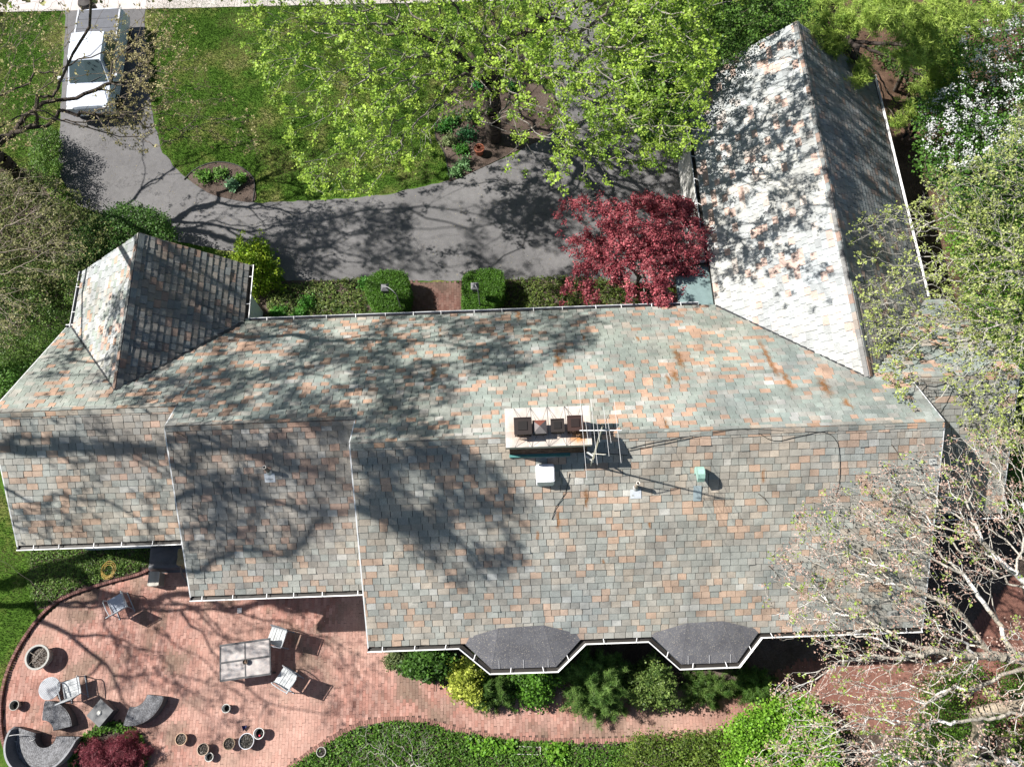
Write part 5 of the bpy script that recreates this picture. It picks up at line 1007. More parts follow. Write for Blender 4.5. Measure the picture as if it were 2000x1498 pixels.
W3 = np.concatenate([shadow_pts([(700, 870), (900, 865), (1010, 960), (1010, 1090), (900, 1140), (800, 1080), (710, 990)], 520, PR, lambda n: 11 + RNG.random(n) * 5, .43, 41, .55), shadow_pts([(340, 840), (690, 830), (700, 1000), (600, 1100), (400, 1060)], 300, PM, lambda n: 10 + RNG.random(n) * 5, .44, 47, .7), shadow_pts([(0, 800), (700, 820), (700, 1000), (500, 1160), (250, 1060), (30, 1060)], 420, PL, lambda n: 8 + RNG.random(n) * 5, .44, 43, 1.3), shadow_pts([(150, 1150), (720, 1170), (740, 1400), (500, 1480), (100, 1450)], 520, None, lambda n: 8 + RNG.random(n) * 6, .42, 45, 1.3)])
NB = (np.arange(len(W3)) < 780); pw = pix(W3); ok = ((pw[:, 0] < -15) | (pw[:, 1] < -15) | (pw[:, 1] > 1515)) & (np.hypot(W3[:, 0] + 23, W3[:, 1] - 4) < 17); NB = NB[ok]; W3 = W3[ok]
A, par, m0 = grow(ch3, W3, .4); skeleton("trunk", A, par, T3, (.08, .07, .06), .006, 2.5, base_r=.26, jit=.05)
b = B(); leaves(b, A[m0:][NB], 9, .17, .10, (.2, .22, .08), (.34, .36, .15), .7, 0, 1, .15); leaves(b, A[m0:][~NB], 5, .16, .09, (.2, .22, .08), (.34, .36, .15), .7, 0, 1, .15); b.build("crown", M['leafdull'], T3)

# red Japanese maple in the corner by the wing
T4 = thing("japanese_maple", "dark red Japanese maple in the corner between drive and wing", "tree", (5.0, 14.6, 0))
JC = np.array([4.85, 14.45]); n = 2500; a = RNG.random(n) * 2 * math.pi; rr = np.sqrt(RNG.random(n)); lob = 1 + .13 * np.sin(3 * a + 1) + .12 * np.sin(5 * a + 2.) + .07 * np.sin(9 * a); R_ = 3.15
z = 1.9 + 2.4 * np.sqrt(np.clip(1 - rr ** 2, 0, 1)) * (.5 + .5 * RNG.random(n)) ; W = np.stack([JC[0] + R_ * rr * lob * np.cos(a), JC[1] + R_ * .86 * rr * lob * np.sin(a), z], 1); W = W[rr < .8 + .25 * RNG.random(len(rr)) ** 2]; W = clumpy(W, .55, .42, 64)
A, par, m0 = grow([[(5.0, 14.6, -.1), (5.0, 14.55, .5), (4.8, 14.5, 1.1), (4.2, 14.5, 1.8), (3.4, 14.7, 2.1)], [(5.0, 14.55, .5), (5.5, 14.6, 1.3), (6., 14.8, 2.1)], [(4.8, 14.5, 1.1), (4.9, 13.9, 1.9), (4.9, 13.3, 2.5)], [(5.0, 14.55, .5), (4.9, 15.2, 1.5), (4.7, 16., 2.3)]], W, .4); skeleton("trunk", A, par, T4, (.12, .10, .09), .0035, 2.3, twigc=(.30, .28, .26), base_r=.075)
b = B(); leaves(b, A[m0:], 34, .075, .062, (.20, .03, .045), (.50, .14, .16), .9, .05, 1, .25, .5); b.build("crown", M['leaf'], T4)

# dense green tree between the maple and the wing, and its neighbour on the far side
def bushy(name, label, poly, base, zfn, n, per, size, ca, cb, spread=.16, thr=.3, seed=1, cat="tree", chain=None, keep=None, m='leaf', tw=(.16, .13, .11), up=.6, sc_=1.0, r0=.004, br=.12, group=None, need=None, flat=.7):
    o = thing(name, label, cat, (base[0], base[1], 0), group); W = pxsample(poly, n, zfn, keep); W = clumpy(W, sc_, thr, seed)
    ch = chain or [[(base[0], base[1], -.1), (base[0], base[1], .6), (base[0] + .1, base[1] + .1, 1.6)]]
    A, par, m0 = grow(ch, W, .4); skeleton("trunk", A, par, o, (.09, .07, .06), r0, 2.35, twigc=tw, base_r=br)
    b = B()
    if need: needles(b, A[m0:], per, need[0], need[1], ca, cb, up)
    else: leaves(b, A[m0:], per, spread, size, ca, cb, up, .03, 1, .2, flat)
    b.build("crown", M[m], o); return o
def dome(c, r, top, low=.5): 
    return lambda W: (np.hypot(W[:, 0] - c[0], W[:, 1] - c[1]) < r) & (W[:, 2] < low + (top - low) * np.sqrt(np.clip(1 - (np.hypot(W[:, 0] - c[0], W[:, 1] - c[1]) / r) ** 2, 0, 1)) + .2)
bushy("broadleaf_tree", "dense mid-green tree against the left side of the right wing", [(1195, -60), (1500, -60), (1555, 35), (1470, 90), (1345, 170), (1335, 250), (1290, 285), (1235, 240), (1200, 130)], (5.9, 22.5), lambda n: 1.2 + RNG.random(n) ** .8 * 4.6, 3000, 26, .075, (.045, .11, .018), (.12, .23, .035), .13, .3, 71)
bushy("shrub", "green shrub filling the ground beyond the wing's far gable", [(1330, -80), (1600, -80), (1590, 70), (1560, 45), (1470, 100)], (9.2, 24.8), lambda n: .3 + RNG.random(n) * 3., 1500, 22, .08, (.06, .14, .02), (.17, .30, .05), .14, .3, 73, cat="shrub")
# pine at the top right: tufts of soft needles on layered boughs
T6 = thing("pine_tree", "soft-needled pine with bright tufts above the wing's far corner", "tree", (13.6, 23.2, 0)); b6 = (13.6, 23.2)
ch = [[(b6[0], b6[1], -.1), (b6[0] + .1, b6[1] + .2, 3), (b6[0] + .3, b6[1] + .5, 6), (b6[0] + .5, b6[1] + .8, 9), (b6[0] + .6, b6[1] + 1, 11)]]
boughs = [((1610, 40), 5.5, 70), ((1665, 30), 6.5, 45), ((1712, 35), 7.5, 40), ((1625, 85), 5.0, 38), ((1790, 45), 6.5, 60), ((1775, 85), 6.8, 62), ((1810, 100), 6.2, 45), ((1850, 15), 7.5, 60), ((1880, 60), 5.2, 50), ((1675, 140), 4.3, 40), ((1765, 220), 3.2, 34), ((1750, 235), 3.0, 25), ((1740, 10), 8.5, 60), ((1850, 120), 4.0, 60), ((1820, 160), 3.4, 50), ((1950, 10), 7, 50)]
W = []
for (x, y), z, r_ in boughs:
    nn = int(r_ * 4.2); q = RNG.normal(0, 1, (nn, 2)); q /= np.linalg.norm(q, axis=1)[:, None]; q *= np.sqrt(RNG.random((nn, 1))) * r_ * .75 * (1 + .25 * np.sin(np.arctan2(q[:, 1], q[:, 0]) * 5))[:, None]; W += [gz(x + i, y + j, z + random.gauss(0, .14) - (i * i + j * j) / r_ / r_ * .5) for i, j in q]
    e_ = gz(x, y, z); s_ = (b6[0] + .4, b6[1] + .6, max(2.5, z - 1.2)); ch.append([ch[0][1] if z < 5 else ch[0][2], tuple((np.array(s_) + e_) / 2 + (0, 0, .2)), tuple(e_)])
W = clumpy(np.array(W), .55, .42, 66); A, par, m0 = grow(ch, W, .3); skeleton("trunk", A, par, T6, (.05, .04, .035), .004, 2.3, twigc=(.10, .08, .06), base_r=.26)
hi = np.clip((A[m0:, 2] - 3) / 4, 0, 1)[:, None]; b = B(); needles(b, A[m0:], 24, .17, .022, (.16, .27, .04), (.44, .56, .12), .5, .2, .6); b.build("crown", M['leaf'], T6)
tk = thing("young_tree", "slim bare-trunked young tree leaning out of the mulch right of the wing", "tree", (15.6, 23.6, 0))
b = B(); path(b, [gz(1748, 178, 0), gz(1768, 135, 1.6), gz(1795, 100, 3.0), gz(1825, 62, 4.4)], [.10, .085, .07, .05], 9, (.10, .085, .07)); b.build("trunk", M['bark'], tk, smooth=True); b = B(); leaves(b, np.array([gz(1825 + random.gauss(0, 30), 60 + random.gauss(0, 28), 4.4 + random.gauss(0, .4)) for _ in range(220)]), 12, .12, .08, (.05, .12, .02), (.12, .22, .04)); b.build("crown", M['leaf'], tk)
# white-blossomed tree
T5 = bushy("blossom_tree", "tree covered in small white blossom along the upper right edge", [(1870, 40), (1960, -40), (2100, -40), (2100, 330), (1990, 370), (1860, 400), (1790, 330), (1790, 195), (1850, 165)], (20.2, 21.5), lambda n: 1.8 + RNG.random(n) * 3.6, 2100, 20, .085, (.04, .11, .015), (.11, .24, .035), .15, .36, 81)
Wb = pxsample([(1880, 50), (1960, -20), (2040, 0), (2040, 240), (1960, 320), (1850, 330), (1795, 300), (1795, 200), (1880, 160)], 330, lambda n: 4.2 + RNG.random(n) * 1.6); Wb = clumpy(Wb, .9, .36, 83); b = B(); leaves(b, Wb, 18, .085, .055, (.48, .50, .50), (.72, .73, .72), 1.2, 0, 1, .06, .5); b.build("blossom", M['leafdull'], T5)
# far-right understory of bright evergreens
bushy("arborvitae_hedge", "bright green evergreen hedge behind the twiggy bush on the right", [(1835, 420), (1905, 380), (2080, 380), (2080, 1010), (1985, 1000), (1960, 900), (1935, 760), (1905, 660)], (19.2, 10.2), lambda n: .6 + RNG.random(n) * 2.6, 2300, 26, .06, (.075, .18, .015), (.17, .34, .035), .12, .3, 91, cat="hedge")
bushy("shrub", "dark leafy shrub added to deepen the shade under the blossom tree", [(1690, 90), (1860, 60), (1900, 200), (1790, 200), (1760, 150)], (17.3, 23.), lambda n: .2 + RNG.random(n) * 1.2, 700, 18, .08, (.03, .08, .012), (.09, .17, .03), .14, .4, 93, cat="shrub")  # dark shrub added to stand in for the deep shade right of the wing
# twiggy spring bush, half leafed, over the east end of the roof
def twiggy(name, label, base, chains, poly, zfn, n, col, r0, lf, per, size, ca, cb, seed, thr, keepf=None, spread=.05, br=.12, patch=None, extra=None, cat="tree", sc_=1.2, jit=.1, group=None, bf=.6):
    o = thing(name, label, cat, (base[0], base[1], 0), group); W = clumpy(pxsample(poly, n, zfn, keepf), sc_, thr, seed); A, par, m0 = grow(chains, W, bf, jit * .6); skeleton("trunk", A, par, o, col[0], r0, 2.4, twigc=col[1], base_r=br, jit=.05, patch=patch)
    L_ = A[m0:]; k = RNG.random(len(L_)) < lf; b = B(); leaves(b, L_[k], per, spread, size, ca, cb, .7, 0, 1, .15)
    if extra: k2 = RNG.random(len(L_)) < extra[0]; leaves(b, L_[k2], extra[1], spread * 1.3, extra[2], extra[3], extra[4], .6, 0, 1, .15)
    b.build("crown", M['leaf'], o); return o
Bz = (21., 12.5)
twiggy("twiggy_tree", "half-leafed twiggy tree reaching over the right end of the roof", Bz, [[(Bz[0], Bz[1], -.1), (Bz[0], Bz[1], 2.), tuple(gz(2120, 560, 4.2)), tuple(gz(1980, 500, 5.2)), tuple(gz(1860, 420, 6.)), tuple(gz(1770, 450, 6.6))], [(Bz[0], Bz[1], 2.)] + [tuple(gz(x, y, z)) for x, y, z in ((2080, 640, 4.6), (1960, 640, 5.6), (1830, 560, 6.6), (1740, 540, 7.))], [(Bz[0], Bz[1], 2.)] + [tuple(gz(x, y, z)) for x, y, z in ((2090, 740, 4.6), (1980, 760, 5.6), (1850, 720, 6.8))], [(Bz[0], Bz[1], 2.)] + [tuple(gz(x, y, z)) for x, y, z in ((2100, 420, 4.4), (2000, 330, 5.2), (1930, 280, 5.8))]],
       [(2060, 130), (1975, 210), (1930, 300), (1800, 330), (1790, 395), (1700, 400), (1655, 450), (1670, 560), (1690, 700), (1760, 800), (1880, 870), (2060, 900)], lambda n: 4.8 + RNG.random(n) * 2.4, 5200, ((.24, .22, .19), (.46, .44, .39)), .0036, .5, 9, .06, (.24, .30, .07), (.46, .52, .18), 101, .33, br=.15)
# pale flaking-bark tree, mostly bare, over the lower right
B8 = (16.6, -1.2); nodeA = tuple(gz(2110, 1330, 5.)); 
c8 = [[(B8[0], B8[1], -.1), (B8[0], B8[1], 2.), nodeA, tuple(gz(1990, 1285, 6.0)), tuple(gz(1905, 1280, 6.4)), tuple(gz(1830, 1270, 6.8)), tuple(gz(1740, 1285, 7.)), tuple(gz(1640, 1290, 7.2))], [tuple(gz(1990, 1285, 6.0)), tuple(gz(1930, 1190, 6.4)), tuple(gz(1880, 1120, 6.9)), tuple(gz(1800, 1080, 7.3)), tuple(gz(1700, 1060, 7.6)), tuple(gz(1600, 1040, 7.7))], [tuple(gz(1930, 1190, 6.4)), tuple(gz(1945, 1110, 6.8)), tuple(gz(1925, 1010, 7.1)), tuple(gz(1870, 960, 7.4)), tuple(gz(1790, 930, 7.6))],
      [nodeA, tuple(gz(2050, 1180, 6.)), tuple(gz(1985, 1120, 6.6)), tuple(gz(1930, 1135, 6.9)), tuple(gz(1840, 1170, 7.3)), tuple(gz(1720, 1180, 7.5))], [nodeA, tuple(gz(2080, 1400, 5.5)), tuple(gz(2000, 1395, 5.9)), tuple(gz(1910, 1405, 6.2)), tuple(gz(1820, 1410, 6.5)), tuple(gz(1740, 1450, 6.6)), tuple(gz(1640, 1500, 6.7))],
      [(B8[0], B8[1], 2.), tuple(gz(2060, 1560, 4.5)), tuple(gz(1960, 1480, 5.4)), tuple(gz(1880, 1500, 5.8)), tuple(gz(1820, 1540, 6.2))], [tuple(gz(1905, 1280, 6.4)), tuple(gz(1870, 1340, 6.5)), tuple(gz(1825, 1400, 6.6)), tuple(gz(1810, 1470, 6.8)), tuple(gz(1800, 1540, 7.))], [tuple(gz(1925, 1010, 7.1)), tuple(gz(1960, 930, 7.1)), tuple(gz(1945, 860, 7.1)), tuple(gz(1900, 820, 7.2))]]
twiggy("pale_barked_tree", "nearly bare tree with pale flaking bark over the lower right roof", B8, c8, [(2060, 830), (1900, 840), (1760, 880), (1640, 940), (1545, 1000), (1500, 1080), (1490, 1180), (1520, 1260), (1500, 1340), (1540, 1420), (1450, 1480), (1500, 1560), (2060, 1560)], lambda n: 5.7 + RNG.random(n) * 2.4, 4600, ((.30, .27, .22), (.50, .47, .42)), .004, .16, 8, .055, (.22, .32, .05), (.40, .50, .14), 111, .34, br=.24, patch=(.18, (.72, .70, .66)), extra=(.45, 9, .045, (.36, .22, .17), (.58, .42, .36)))
c9 = gz(1880, 1430, 0); ob = thing("leaning_trunk", "thick curved brown trunk rising from the lower right corner", "tree", (c9[0], c9[1], 0)); b = B(); path(b, spline([gz(1850, 1530, 1.6), gz(1872, 1495, 2.6), (gz(1900, 1460, 3.4)), gz(1912, 1420, 4.2), gz(1905, 1395, 4.8), gz(1935, 1385, 5.2), gz(2010, 1375, 5.4), gz(2080, 1370, 5.4)], 5), np.linspace(.17, .14, 36), 12, (.30, .25, .19)); path(b, [gz(1850, 1530, 1.6), gz(1830, 1545, .0)], [.17, .2], 12, (.30, .25, .19)); b.build("trunk", M['bark'], ob, smooth=True)
# shrubs and evergreens under them
bushy("evergreen_shrub", "spreading green evergreen under the curved trunk at lower right", [(1800, 1330), (1880, 1300), (2080, 1260), (2080, 1560), (1700, 1560), (1720, 1480), (1790, 1440)], (15.2, -2.6), lambda n: .3 + RNG.random(n) * 1.1, 1500, 26, .05, (.05, .14, .015), (.14, .26, .03), .12, .40, 121, cat="shrub")
bushy("bright_shrub", "bright lime-green bush at the end of the brick path", [(1400, 1440), (1450, 1395), (1520, 1365), (1590, 1370), (1620, 1420), (1640, 1500), (1560, 1560), (1420, 1560)], (9.8, -3.0), lambda n: .4 + RNG.random(n) * 1.3, 1500, 22, .07, (.11, .26, .015), (.25, .46, .05), .12, .28, 123, cat="shrub")
bushy("evergreen_shrub", "olive-green low evergreen left of the lime-green bush", [(1240, 1440), (1400, 1430), (1480, 1480), (1600, 1500), (1600, 1560), (1180, 1560)], (7.2, -3.4), lambda n: .2 + RNG.random(n) * .8, 1300, 26, .05, (.07, .13, .02), (.17, .24, .04), .11, .28, 125, cat="shrub")
# left mass of shrubs below the budding tree
bushy("mixed_shrub", "tan-tipped loose shrub at the left edge below the drive", [(-60, 340), (60, 330), (160, 390), (220, 450), (150, 560), (60, 560), (-60, 600)], (-17.6, 16.0), lambda n: .8 + RNG.random(n) * 2.4, 1900, 16, .07, (.05, .09, .02), (.20, .21, .08), .15, .43, 131, cat="shrub", m='leafdull')
bushy("holly_shrub", "dark glossy shrub behind the left wing's far gable", [(150, 440), (240, 400), (320, 420), (345, 470), (270, 468), (170, 520), (120, 560)], (-14.2, 16.6), lambda n: .8 + RNG.random(n) * 2.0, 1500, 22, .06, (.03, .085, .015), (.09, .19, .035), .12, .36, 133, cat="shrub")
bushy("feathery_evergreen", "feathery evergreen against the left wing's outer wall", [(-60, 540), (110, 500), (160, 530), (150, 620), (120, 640), (60, 700), (-60, 720)], (-16.8, 13.6), lambda n: .8 + RNG.random(n) * 2.2, 1700, 30, .05, (.055, .12, .02), (.16, .26, .05), .13, .40, 135, cat="shrub")
bushy("leafy_shrub", "bright leafy shrub below the left roof corner at the picture edge", [(-60, 690), (60, 660), (128, 645), (60, 710), (20, 760), (-60, 800)], (-18.2, 11.6), lambda n: .4 + RNG.random(n) * 1.5, 1100, 20, .07, (.05, .14, .02), (.14, .28, .05), .12, .26, 137, cat="shrub")
bushy("upright_shrub", "upright green shrub on the lawn left of the drive", [(62, 260), (92, 245), (112, 270), (112, 340), (92, 365), (60, 340)], (-18.9, 20.6), lambda n: .1 + RNG.random(n) * 1.4, 600, 24, .05, (.06, .14, .02), (.16, .28, .04), .10, .2, 139, cat="shrub")
Bl = (-21.6, 15.2)
twiggy("budding_shrub_tree", "loose tan-budded small tree rising through the shrubs at the left edge", Bl, [[(Bl[0], Bl[1], -.1), (Bl[0], Bl[1], 1.6)] + pc([(-60, 500, 3.2), (20, 440, 3.8), (90, 400, 4.2)]), [(Bl[0], Bl[1], 1.6)] + pc([(-60, 560, 3.2), (40, 520, 3.8), (110, 480, 4.1)]), [(Bl[0], Bl[1], 1.6)] + pc([(-60, 640, 3.), (30, 620, 3.4)])],
       [(-60, 330), (60, 320), (130, 360), (175, 420), (165, 500), (110, 560), (40, 680), (-60, 700)], lambda n: 2.8 + RNG.random(n) * 1.6, 1300, ((.12, .10, .08), (.24, .21, .17)), .0036, .6, 8, .055, (.18, .19, .07), (.38, .36, .18), 143, .38, br=.08)
# clipped box shrubs: rounded blocks of tiny leaves
def boxwood(label, px_poly, h):
    P = np.array([gz(x, y, h)[:2] for x, y in px_poly]); c = P.mean(0); o = thing("box_shrub", label, "shrub", (c[0], c[1], 0), "clipped box shrubs flanking the entry walk"); n = 5200
    lo, hi_ = P.min(0), P.max(0); q = lo + RNG.random((n * 2, 2)) * (hi_ - lo); q = q[inside(q, P)][:int(n * .6)]; T = np.concatenate([q, np.full((len(q), 1), h)], 1)
    E_ = []
    for i in range(len(P)):
        a, d_ = P[i], P[(i + 1) % len(P)]; m_ = int(n * .4 * np.linalg.norm(d_ - a) / 6) + 4; t = RNG.random((m_, 1)); E_.append(np.concatenate([a + (d_ - a) * t, RNG.random((m_, 1)) * h], 1))
    W = np.concatenate([T] + E_); d = W[:, :2] - c; r = np.linalg.norm(d, axis=1); W[:, 2] -= np.clip((r / r.max()) ** 4, 0, 1) * .14 * (W[:, 2] > h * .8); W += RNG.normal(0, .022, W.shape); b = B(); leaves(b, W, 5, .03, .035, (.045, .12, .012), (.10, .22, .025), .6, 0, 1, .25); b.build("foliage", M['leaf'], o)
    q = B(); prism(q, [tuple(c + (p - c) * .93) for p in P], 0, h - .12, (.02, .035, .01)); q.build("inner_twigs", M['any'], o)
boxwood("clipped box shrub left of the entry walk with a lantern over it", spline([(716, 575), (714, 555), (722, 538), (745, 528), (785, 528), (795, 545), (797, 570), (783, 600), (757, 608), (730, 595)], 3, True), 1.15)
boxwood("clipped box shrub right of the entry walk, squarer in outline", spline([(905, 605), (904, 570), (908, 535), (935, 526), (975, 524), (983, 545), (980, 575), (958, 602), (930, 612)], 3, True), 1.15)
shrub("golden_shrub", "yellow-green shrub at the left wing's front corner", *gz(492, 520, .8)[:2], 1.0, 1.15, 1.9, 900, 16, .07, (.12, .24, .012), (.32, .42, .03), clump=(.6, .3))
for k, (x, y, lb2) in enumerate(((600, 590, "bright green clump in the bed nearest the white wing wall"), (545, 610, "small dark green clump beside the white wing wall"), (585, 615, "low green clump just under the front gutter"), (715, 552, "small clump touching the left clipped box shrub"))):
    g_ = gz(x, y, .2); shrub("perennial_clump", lb2, g_[0], g_[1], .28, .25, .3, 130, 10, .06, (.05, .17, .02), (.10, .28, .04), "plant", "green clumps in the front bed")
# rear border shrubs
def R_(x, y, z=.4): return gz(x, y, z)[:2]
shrub("groundcover_shrub", "small grey-green shrub at the left end of the rear border", *R_(775, 1283), .45, .4, .35, 300, 12, .05, (.08, .12, .04), (.2, .24, .10))
shrub("rhododendron", "dark broad-leafed shrub under the rear gutter's left end", *R_(840, 1290), .85, .6, 1.1, 500, 12, .09, (.03, .075, .015), (.09, .20, .03))
shrub("golden_shrub", "yellow-leafed shrub below the first bay roof's left corner", *R_(915, 1325, 1.), .62, .75, 1.5, 420, 14, .075, (.20, .26, .025), (.46, .50, .09), clump=(.5, .35))
shrub("yew_shrub", "dark spreading yew below the first bay roof", *R_(968, 1350, .9), .95, .7, 1.4, 1500, 26, .05, (.045, .11, .018), (.13, .22, .05), needle=(.10, .015), up=.5)
shrub("laurel_shrub", "glossy green shrub right below the first bay roof", *R_(1045, 1335, .7), .75, .6, 1.1, 420, 12, .085, (.05, .12, .015), (.12, .28, .03))
shrub("spiky_yew", "large spiky yew between the two bay roofs", *R_(1168, 1335, 1.5), 1.15, 1.15, 2.5, 2600, 34, .05, (.06, .14, .025), (.19, .30, .075), needle=(.12, .016), up=.7)
shrub("holly_shrub", "olive variegated shrub right of the large spiky yew", *R_(1275, 1335, 1.2), .85, .8, 2.0, 700, 16, .06, (.05, .10, .02), (.20, .28, .07))
shrub("yew_shrub", "low loose green shrub under the second bay roof", *R_(1385, 1345, .6), 1.1, .65, 1.1, 1200, 24, .05, (.05, .12, .02), (.16, .25, .06), needle=(.10, .012))
shrub("yew_shrub", "green shrub right of the second bay roof", *R_(1480, 1335, .6), .95, .6, 1.1, 1000, 24, .05, (.05, .12, .02), (.14, .25, .05), needle=(.10, .012))
shrub("wilted_fern", "grey dried plant between the first bay roof and the spiky yew", *R_(1085, 1335, .3), .35, .3, .4, 120, 10, .05, (.16, .13, .12), (.36, .31, .28), "plant", needle=(.2, .012), m='leafdull')
# dwarf laceleaf maple in its ring
lc_ = gz(213, 1488, .6)[:2]; shrub("laceleaf_maple", "mounded dark-red laceleaf maple at the lower patio edge", lc_[0], lc_[1], 1.0, .85, .85, 1500, 26, .05, (.14, .02, .035), (.32, .09, .11), needle=(.10, .012), up=.1)
# bare twiggy sapling in the ivy bed
sp = gz(800, 1500, 0); ot = thing("bare_sapling", "leafless pale twiggy sapling in the ivy below the path", "tree", (sp[0], sp[1], 0)); W = pxsample([(690, 1420), (780, 1400), (850, 1430), (860, 1480), (820, 1540), (700, 1540), (660, 1470)], 260, lambda n: .8 + RNG.random(n) * 1.); A, par, m0 = grow([[(sp[0], sp[1] - .3, -.1), (sp[0], sp[1] - .1, .7)]], W, .4); skeleton("trunk", A, par, ot, (.42, .40, .36), .0025, 2.2, twigc=(.36, .34, .30), base_r=.035, jit=.1)
# weeds and small plants that can be told apart in the beds
for x, y, r_, ca, lb2 in ((858, 0, 0, 0, 0),)[:0]: pass
PLANTS = [(400, 345, .32, (.10, .22, .03), "leafy clump at the left of the island bed"), (430, 340, .28, (.13, .25, .05), "clump of pale leaves in the island bed's centre"), (455, 362, .25, (.16, .30, .16), "blue-green clump at the right of the island bed"), (470, 348, .15, (.10, .22, .03), "small tuft near the island bed's right rim"),
          (912, 265, .45, (.04, .14, .05), "dark iris clump left of the terracotta pot"), (885, 235, .35, (.05, .14, .03), "green clump at the maple bed's left side"), (868, 250, .28, (.04, .14, .02), "round green clump at the maple bed's edging"), (876, 275, .26, (.24, .30, .13), "variegated hosta in the maple bed"), (902, 292, .22, (.05, .16, .02), "small round plant below the iris clump"),
          (905, 322, .26, (.13, .24, .10), "pale hosta near the drive corner of the maple bed"), (890, 337, .2, (.14, .26, .10), "smallest hosta at the maple bed's tip"), (935, 167, .25, (.04, .20, .04), "bright clump left of the maple trunk"), (998, 170, .28, (.04, .14, .03), "green clump right of the maple trunk"), (920, 225, .3, (.12, .20, .08), "loose pale plant near the maple trunk")]
for x, y, r_, ca, lb2 in PLANTS:
    g_ = gz(x, y, .1); shrub("bed_plant", lb2, g_[0], g_[1], r_, r_ * .9, r_ * .7, 60, 8, .08, tuple(c * .8 for c in ca), tuple(min(1, c * 1.5) for c in ca), "plant", "small plants in the beds", nst=3)

# ------------------------------------------------------------------ ground cover and turf
def scatter(poly_px, dens, zr, avoid=(), z0=0.):
    P = gpoly(poly_px); Pn = np.array(P); lo, hi_ = Pn.min(0), Pn.max(0); area = np.prod(hi_ - lo); n = int(area * dens); q = lo + RNG.random((n, 2)) * (hi_ - lo); k = inside(q, P)
    for a in avoid: k &= ~inside(q, a)
    q = q[k]; return np.concatenate([q, z0 + zr[0] + RNG.random((len(q), 1)) * (zr[1] - zr[0])], 1)
def cover(name, label, W, per, size, ca, cb, cat="ground cover", sp=.03):
    b = B(); s_ = vnoise(W[:, :2], .8, 3)[:, None]; leaves(b, W, per, sp, size, ca, cb, .9, 0, 1, .28); o = b.build(name, M['leaf']); return tag(o, label, cat, None, 'stuff')
bedI = sheet("mulch_bed", gpoly([(470, 1560), (560, 1500), (640, 1446), (700, 1417), (760, 1405), (830, 1408), (900, 1427), (980, 1441), (1080, 1447), (1330, 1437), (1450, 1430), (2100, 1440), (2100, 1560)]), .03, M['mulch'])
bedJ = sheet("mulch_bed", gpoly([(60, 1070), (300, 1060), (330, 1080), (283, 1114), (210, 1134), (136, 1158), (90, 1188), (72, 1190), (58, 1130)]), .03, M['mulch'])
cover("ivy", "dense small-leafed ivy filling the bed below the brick path", scatter([(470, 1560), (560, 1503), (640, 1450), (700, 1420), (760, 1408), (830, 1411), (900, 1430), (1000, 1444), (1150, 1450), (1240, 1450), (1260, 1560)], 520, (.04, .16)), 3, .055, (.04, .11, .012), (.13, .25, .035))
cover("ivy", "clipped ivy patch between left gutter and patio curb", scatter([(58, 1072), (300, 1062), (328, 1080), (283, 1112), (208, 1132), (134, 1156), (88, 1186), (70, 1186), (56, 1130)], 560, (.04, .14)), 3, .05, (.05, .11, .015), (.14, .23, .045))
cover("pachysandra", "pale green pachysandra bed left of the clipped shrubs", scatter([(530, 560), (712, 545), (716, 600), (740, 620), (520, 622)], 260, (.03, .18)), 5, .06, (.04, .09, .015), (.20, .25, .07))
cover("pachysandra", "olive pachysandra bed between right box shrub and red maple", scatter([(985, 548), (1100, 540), (1260, 556), (1260, 606), (985, 612)], 300, (.03, .18)), 5, .05, (.05, .09, .015), (.17, .22, .05))
cover("ivy", "leafy weeds in front of the trough in the lower bed", scatter([(905, 1436), (1010, 1446), (1010, 1470), (930, 1475)], 300, (.08, .25)), 3, .08, (.08, .22, .015), (.2, .38, .04)); cover("ivy", "tall bright weeds right of the trough", scatter([(1060, 1448), (1105, 1450), (1110, 1490), (1070, 1490)], 300, (.08, .3)), 3, .08, (.08, .22, .015), (.2, .38, .04))
lr = np.concatenate([LACE_C + 0 * gz(0, 0)[:2], [0]]); a = RNG.random(900) * 6.283; rr = .95 + RNG.random(900) * .3; W = np.stack([LACE_C[0] + rr * np.cos(a), LACE_C[1] + rr * np.sin(a), .05 + RNG.random(900) * .12], 1); cover("ivy", "ring of green ivy round the laceleaf maple", W, 4, .06, (.05, .14, .02), (.14, .28, .04))
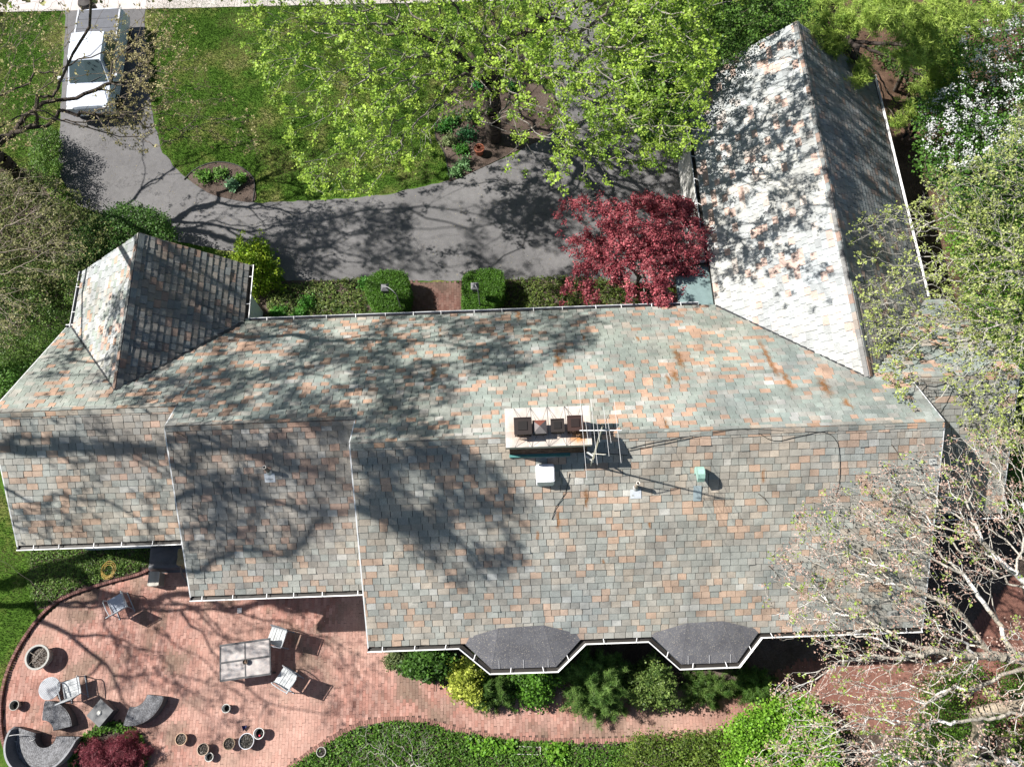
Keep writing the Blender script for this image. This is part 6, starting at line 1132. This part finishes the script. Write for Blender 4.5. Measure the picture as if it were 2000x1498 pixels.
# turf: short blades over the lawns that show
def turf(polys, dens, avoid):
    b = B()
    for poly in polys:
        W = scatter(poly, dens, (0, 0), avoid); n = len(W); f = vnoise(W[:, :2], 1.6, 7) * .5 + vnoise(W[:, :2], .5, 8) * .5; dry = np.clip((f - .50) * 4.5, 0, 1)[:, None]; h = .05 + .03 * RNG.random(n)
        a = RNG.random(n) * 6.283; s = np.stack([np.cos(a), np.sin(a), 0 * a], 1) * .012; tip = np.stack([RNG.normal(0, .025, n), RNG.normal(0, .025, n), h], 1); V = np.stack([W - s, W + s, W + tip], 1)
        c = (np.array([.07, .145, .025]) * (1 - dry) + np.array([.25, .25, .11]) * dry) * (1 + RNG.normal(0, .22, (n, 1))) * (.75 + .5 * vnoise(W[:, :2], 3.1, 9)[:, None]); b.add(V.reshape(-1, 3), np.arange(n)[:, None] * 3 + np.arange(3)[None], np.clip(c, .005, 1))
    tag(b.build("grass", M['leafdull']), "short patchy green grass of the lawns", "grass", None, 'stuff')
turf([[(285, -10), (1075, -10), (1085, 190), (1070, 250), (880, 350), (760, 378), (620, 390), (500, 396), (430, 382), (360, 345), (318, 298), (290, 150)], [(-30, 20), (122, 20), (120, 140), (112, 330), (60, 340), (-30, 340)]], 900, (BED_MAPLE, BED_ISLE, DRIVE))
turf([[(-30, 900), (30, 1000), (38, 1070), (60, 1080), (70, 1190), (48, 1245), (18, 1305), (2, 1370), (-30, 1450)], [(1160, 0), (1340, 0), (1340, 180), (1200, 130)]], 700, (DRIVE, PATIO))
# fallen flecks: blossom and seed specks on paving, drive and roof
def litter(name, label, W, size, ca, cb): b = B(); leaves(b, W, 1, 0, size, ca, cb, 3., 0, .7, .15); tag(b.build(name, M['leafdull']), label, "litter", None, 'stuff')
WL_ = scatter([(120, 240), (300, 250), (360, 350), (500, 400), (860, 365), (1080, 280), (1330, 290), (1370, 545), (560, 545), (340, 465), (150, 395)], 9, (.014, .02)); litter("leaf_litter", "tan flecks and fallen leaves scattered over the driveway", WL_, .035, (.22, .18, .10), (.40, .36, .22))
W = scatter([(1380, 1330), (1560, 1300), (1900, 1240), (1900, 1420), (1380, 1420)], 30, (.035, .045)); W2_ = scatter([(400, 1150), (1380, 1330), (1380, 1420), (760, 1390), (60, 1490), (20, 1330)], 5, (.035, .045), (lace_hole,)); litter("petals", "pale fallen petals scattered over the brick paving", np.concatenate([W, W2_]), .022, (.5, .42, .36), (.7, .62, .56))
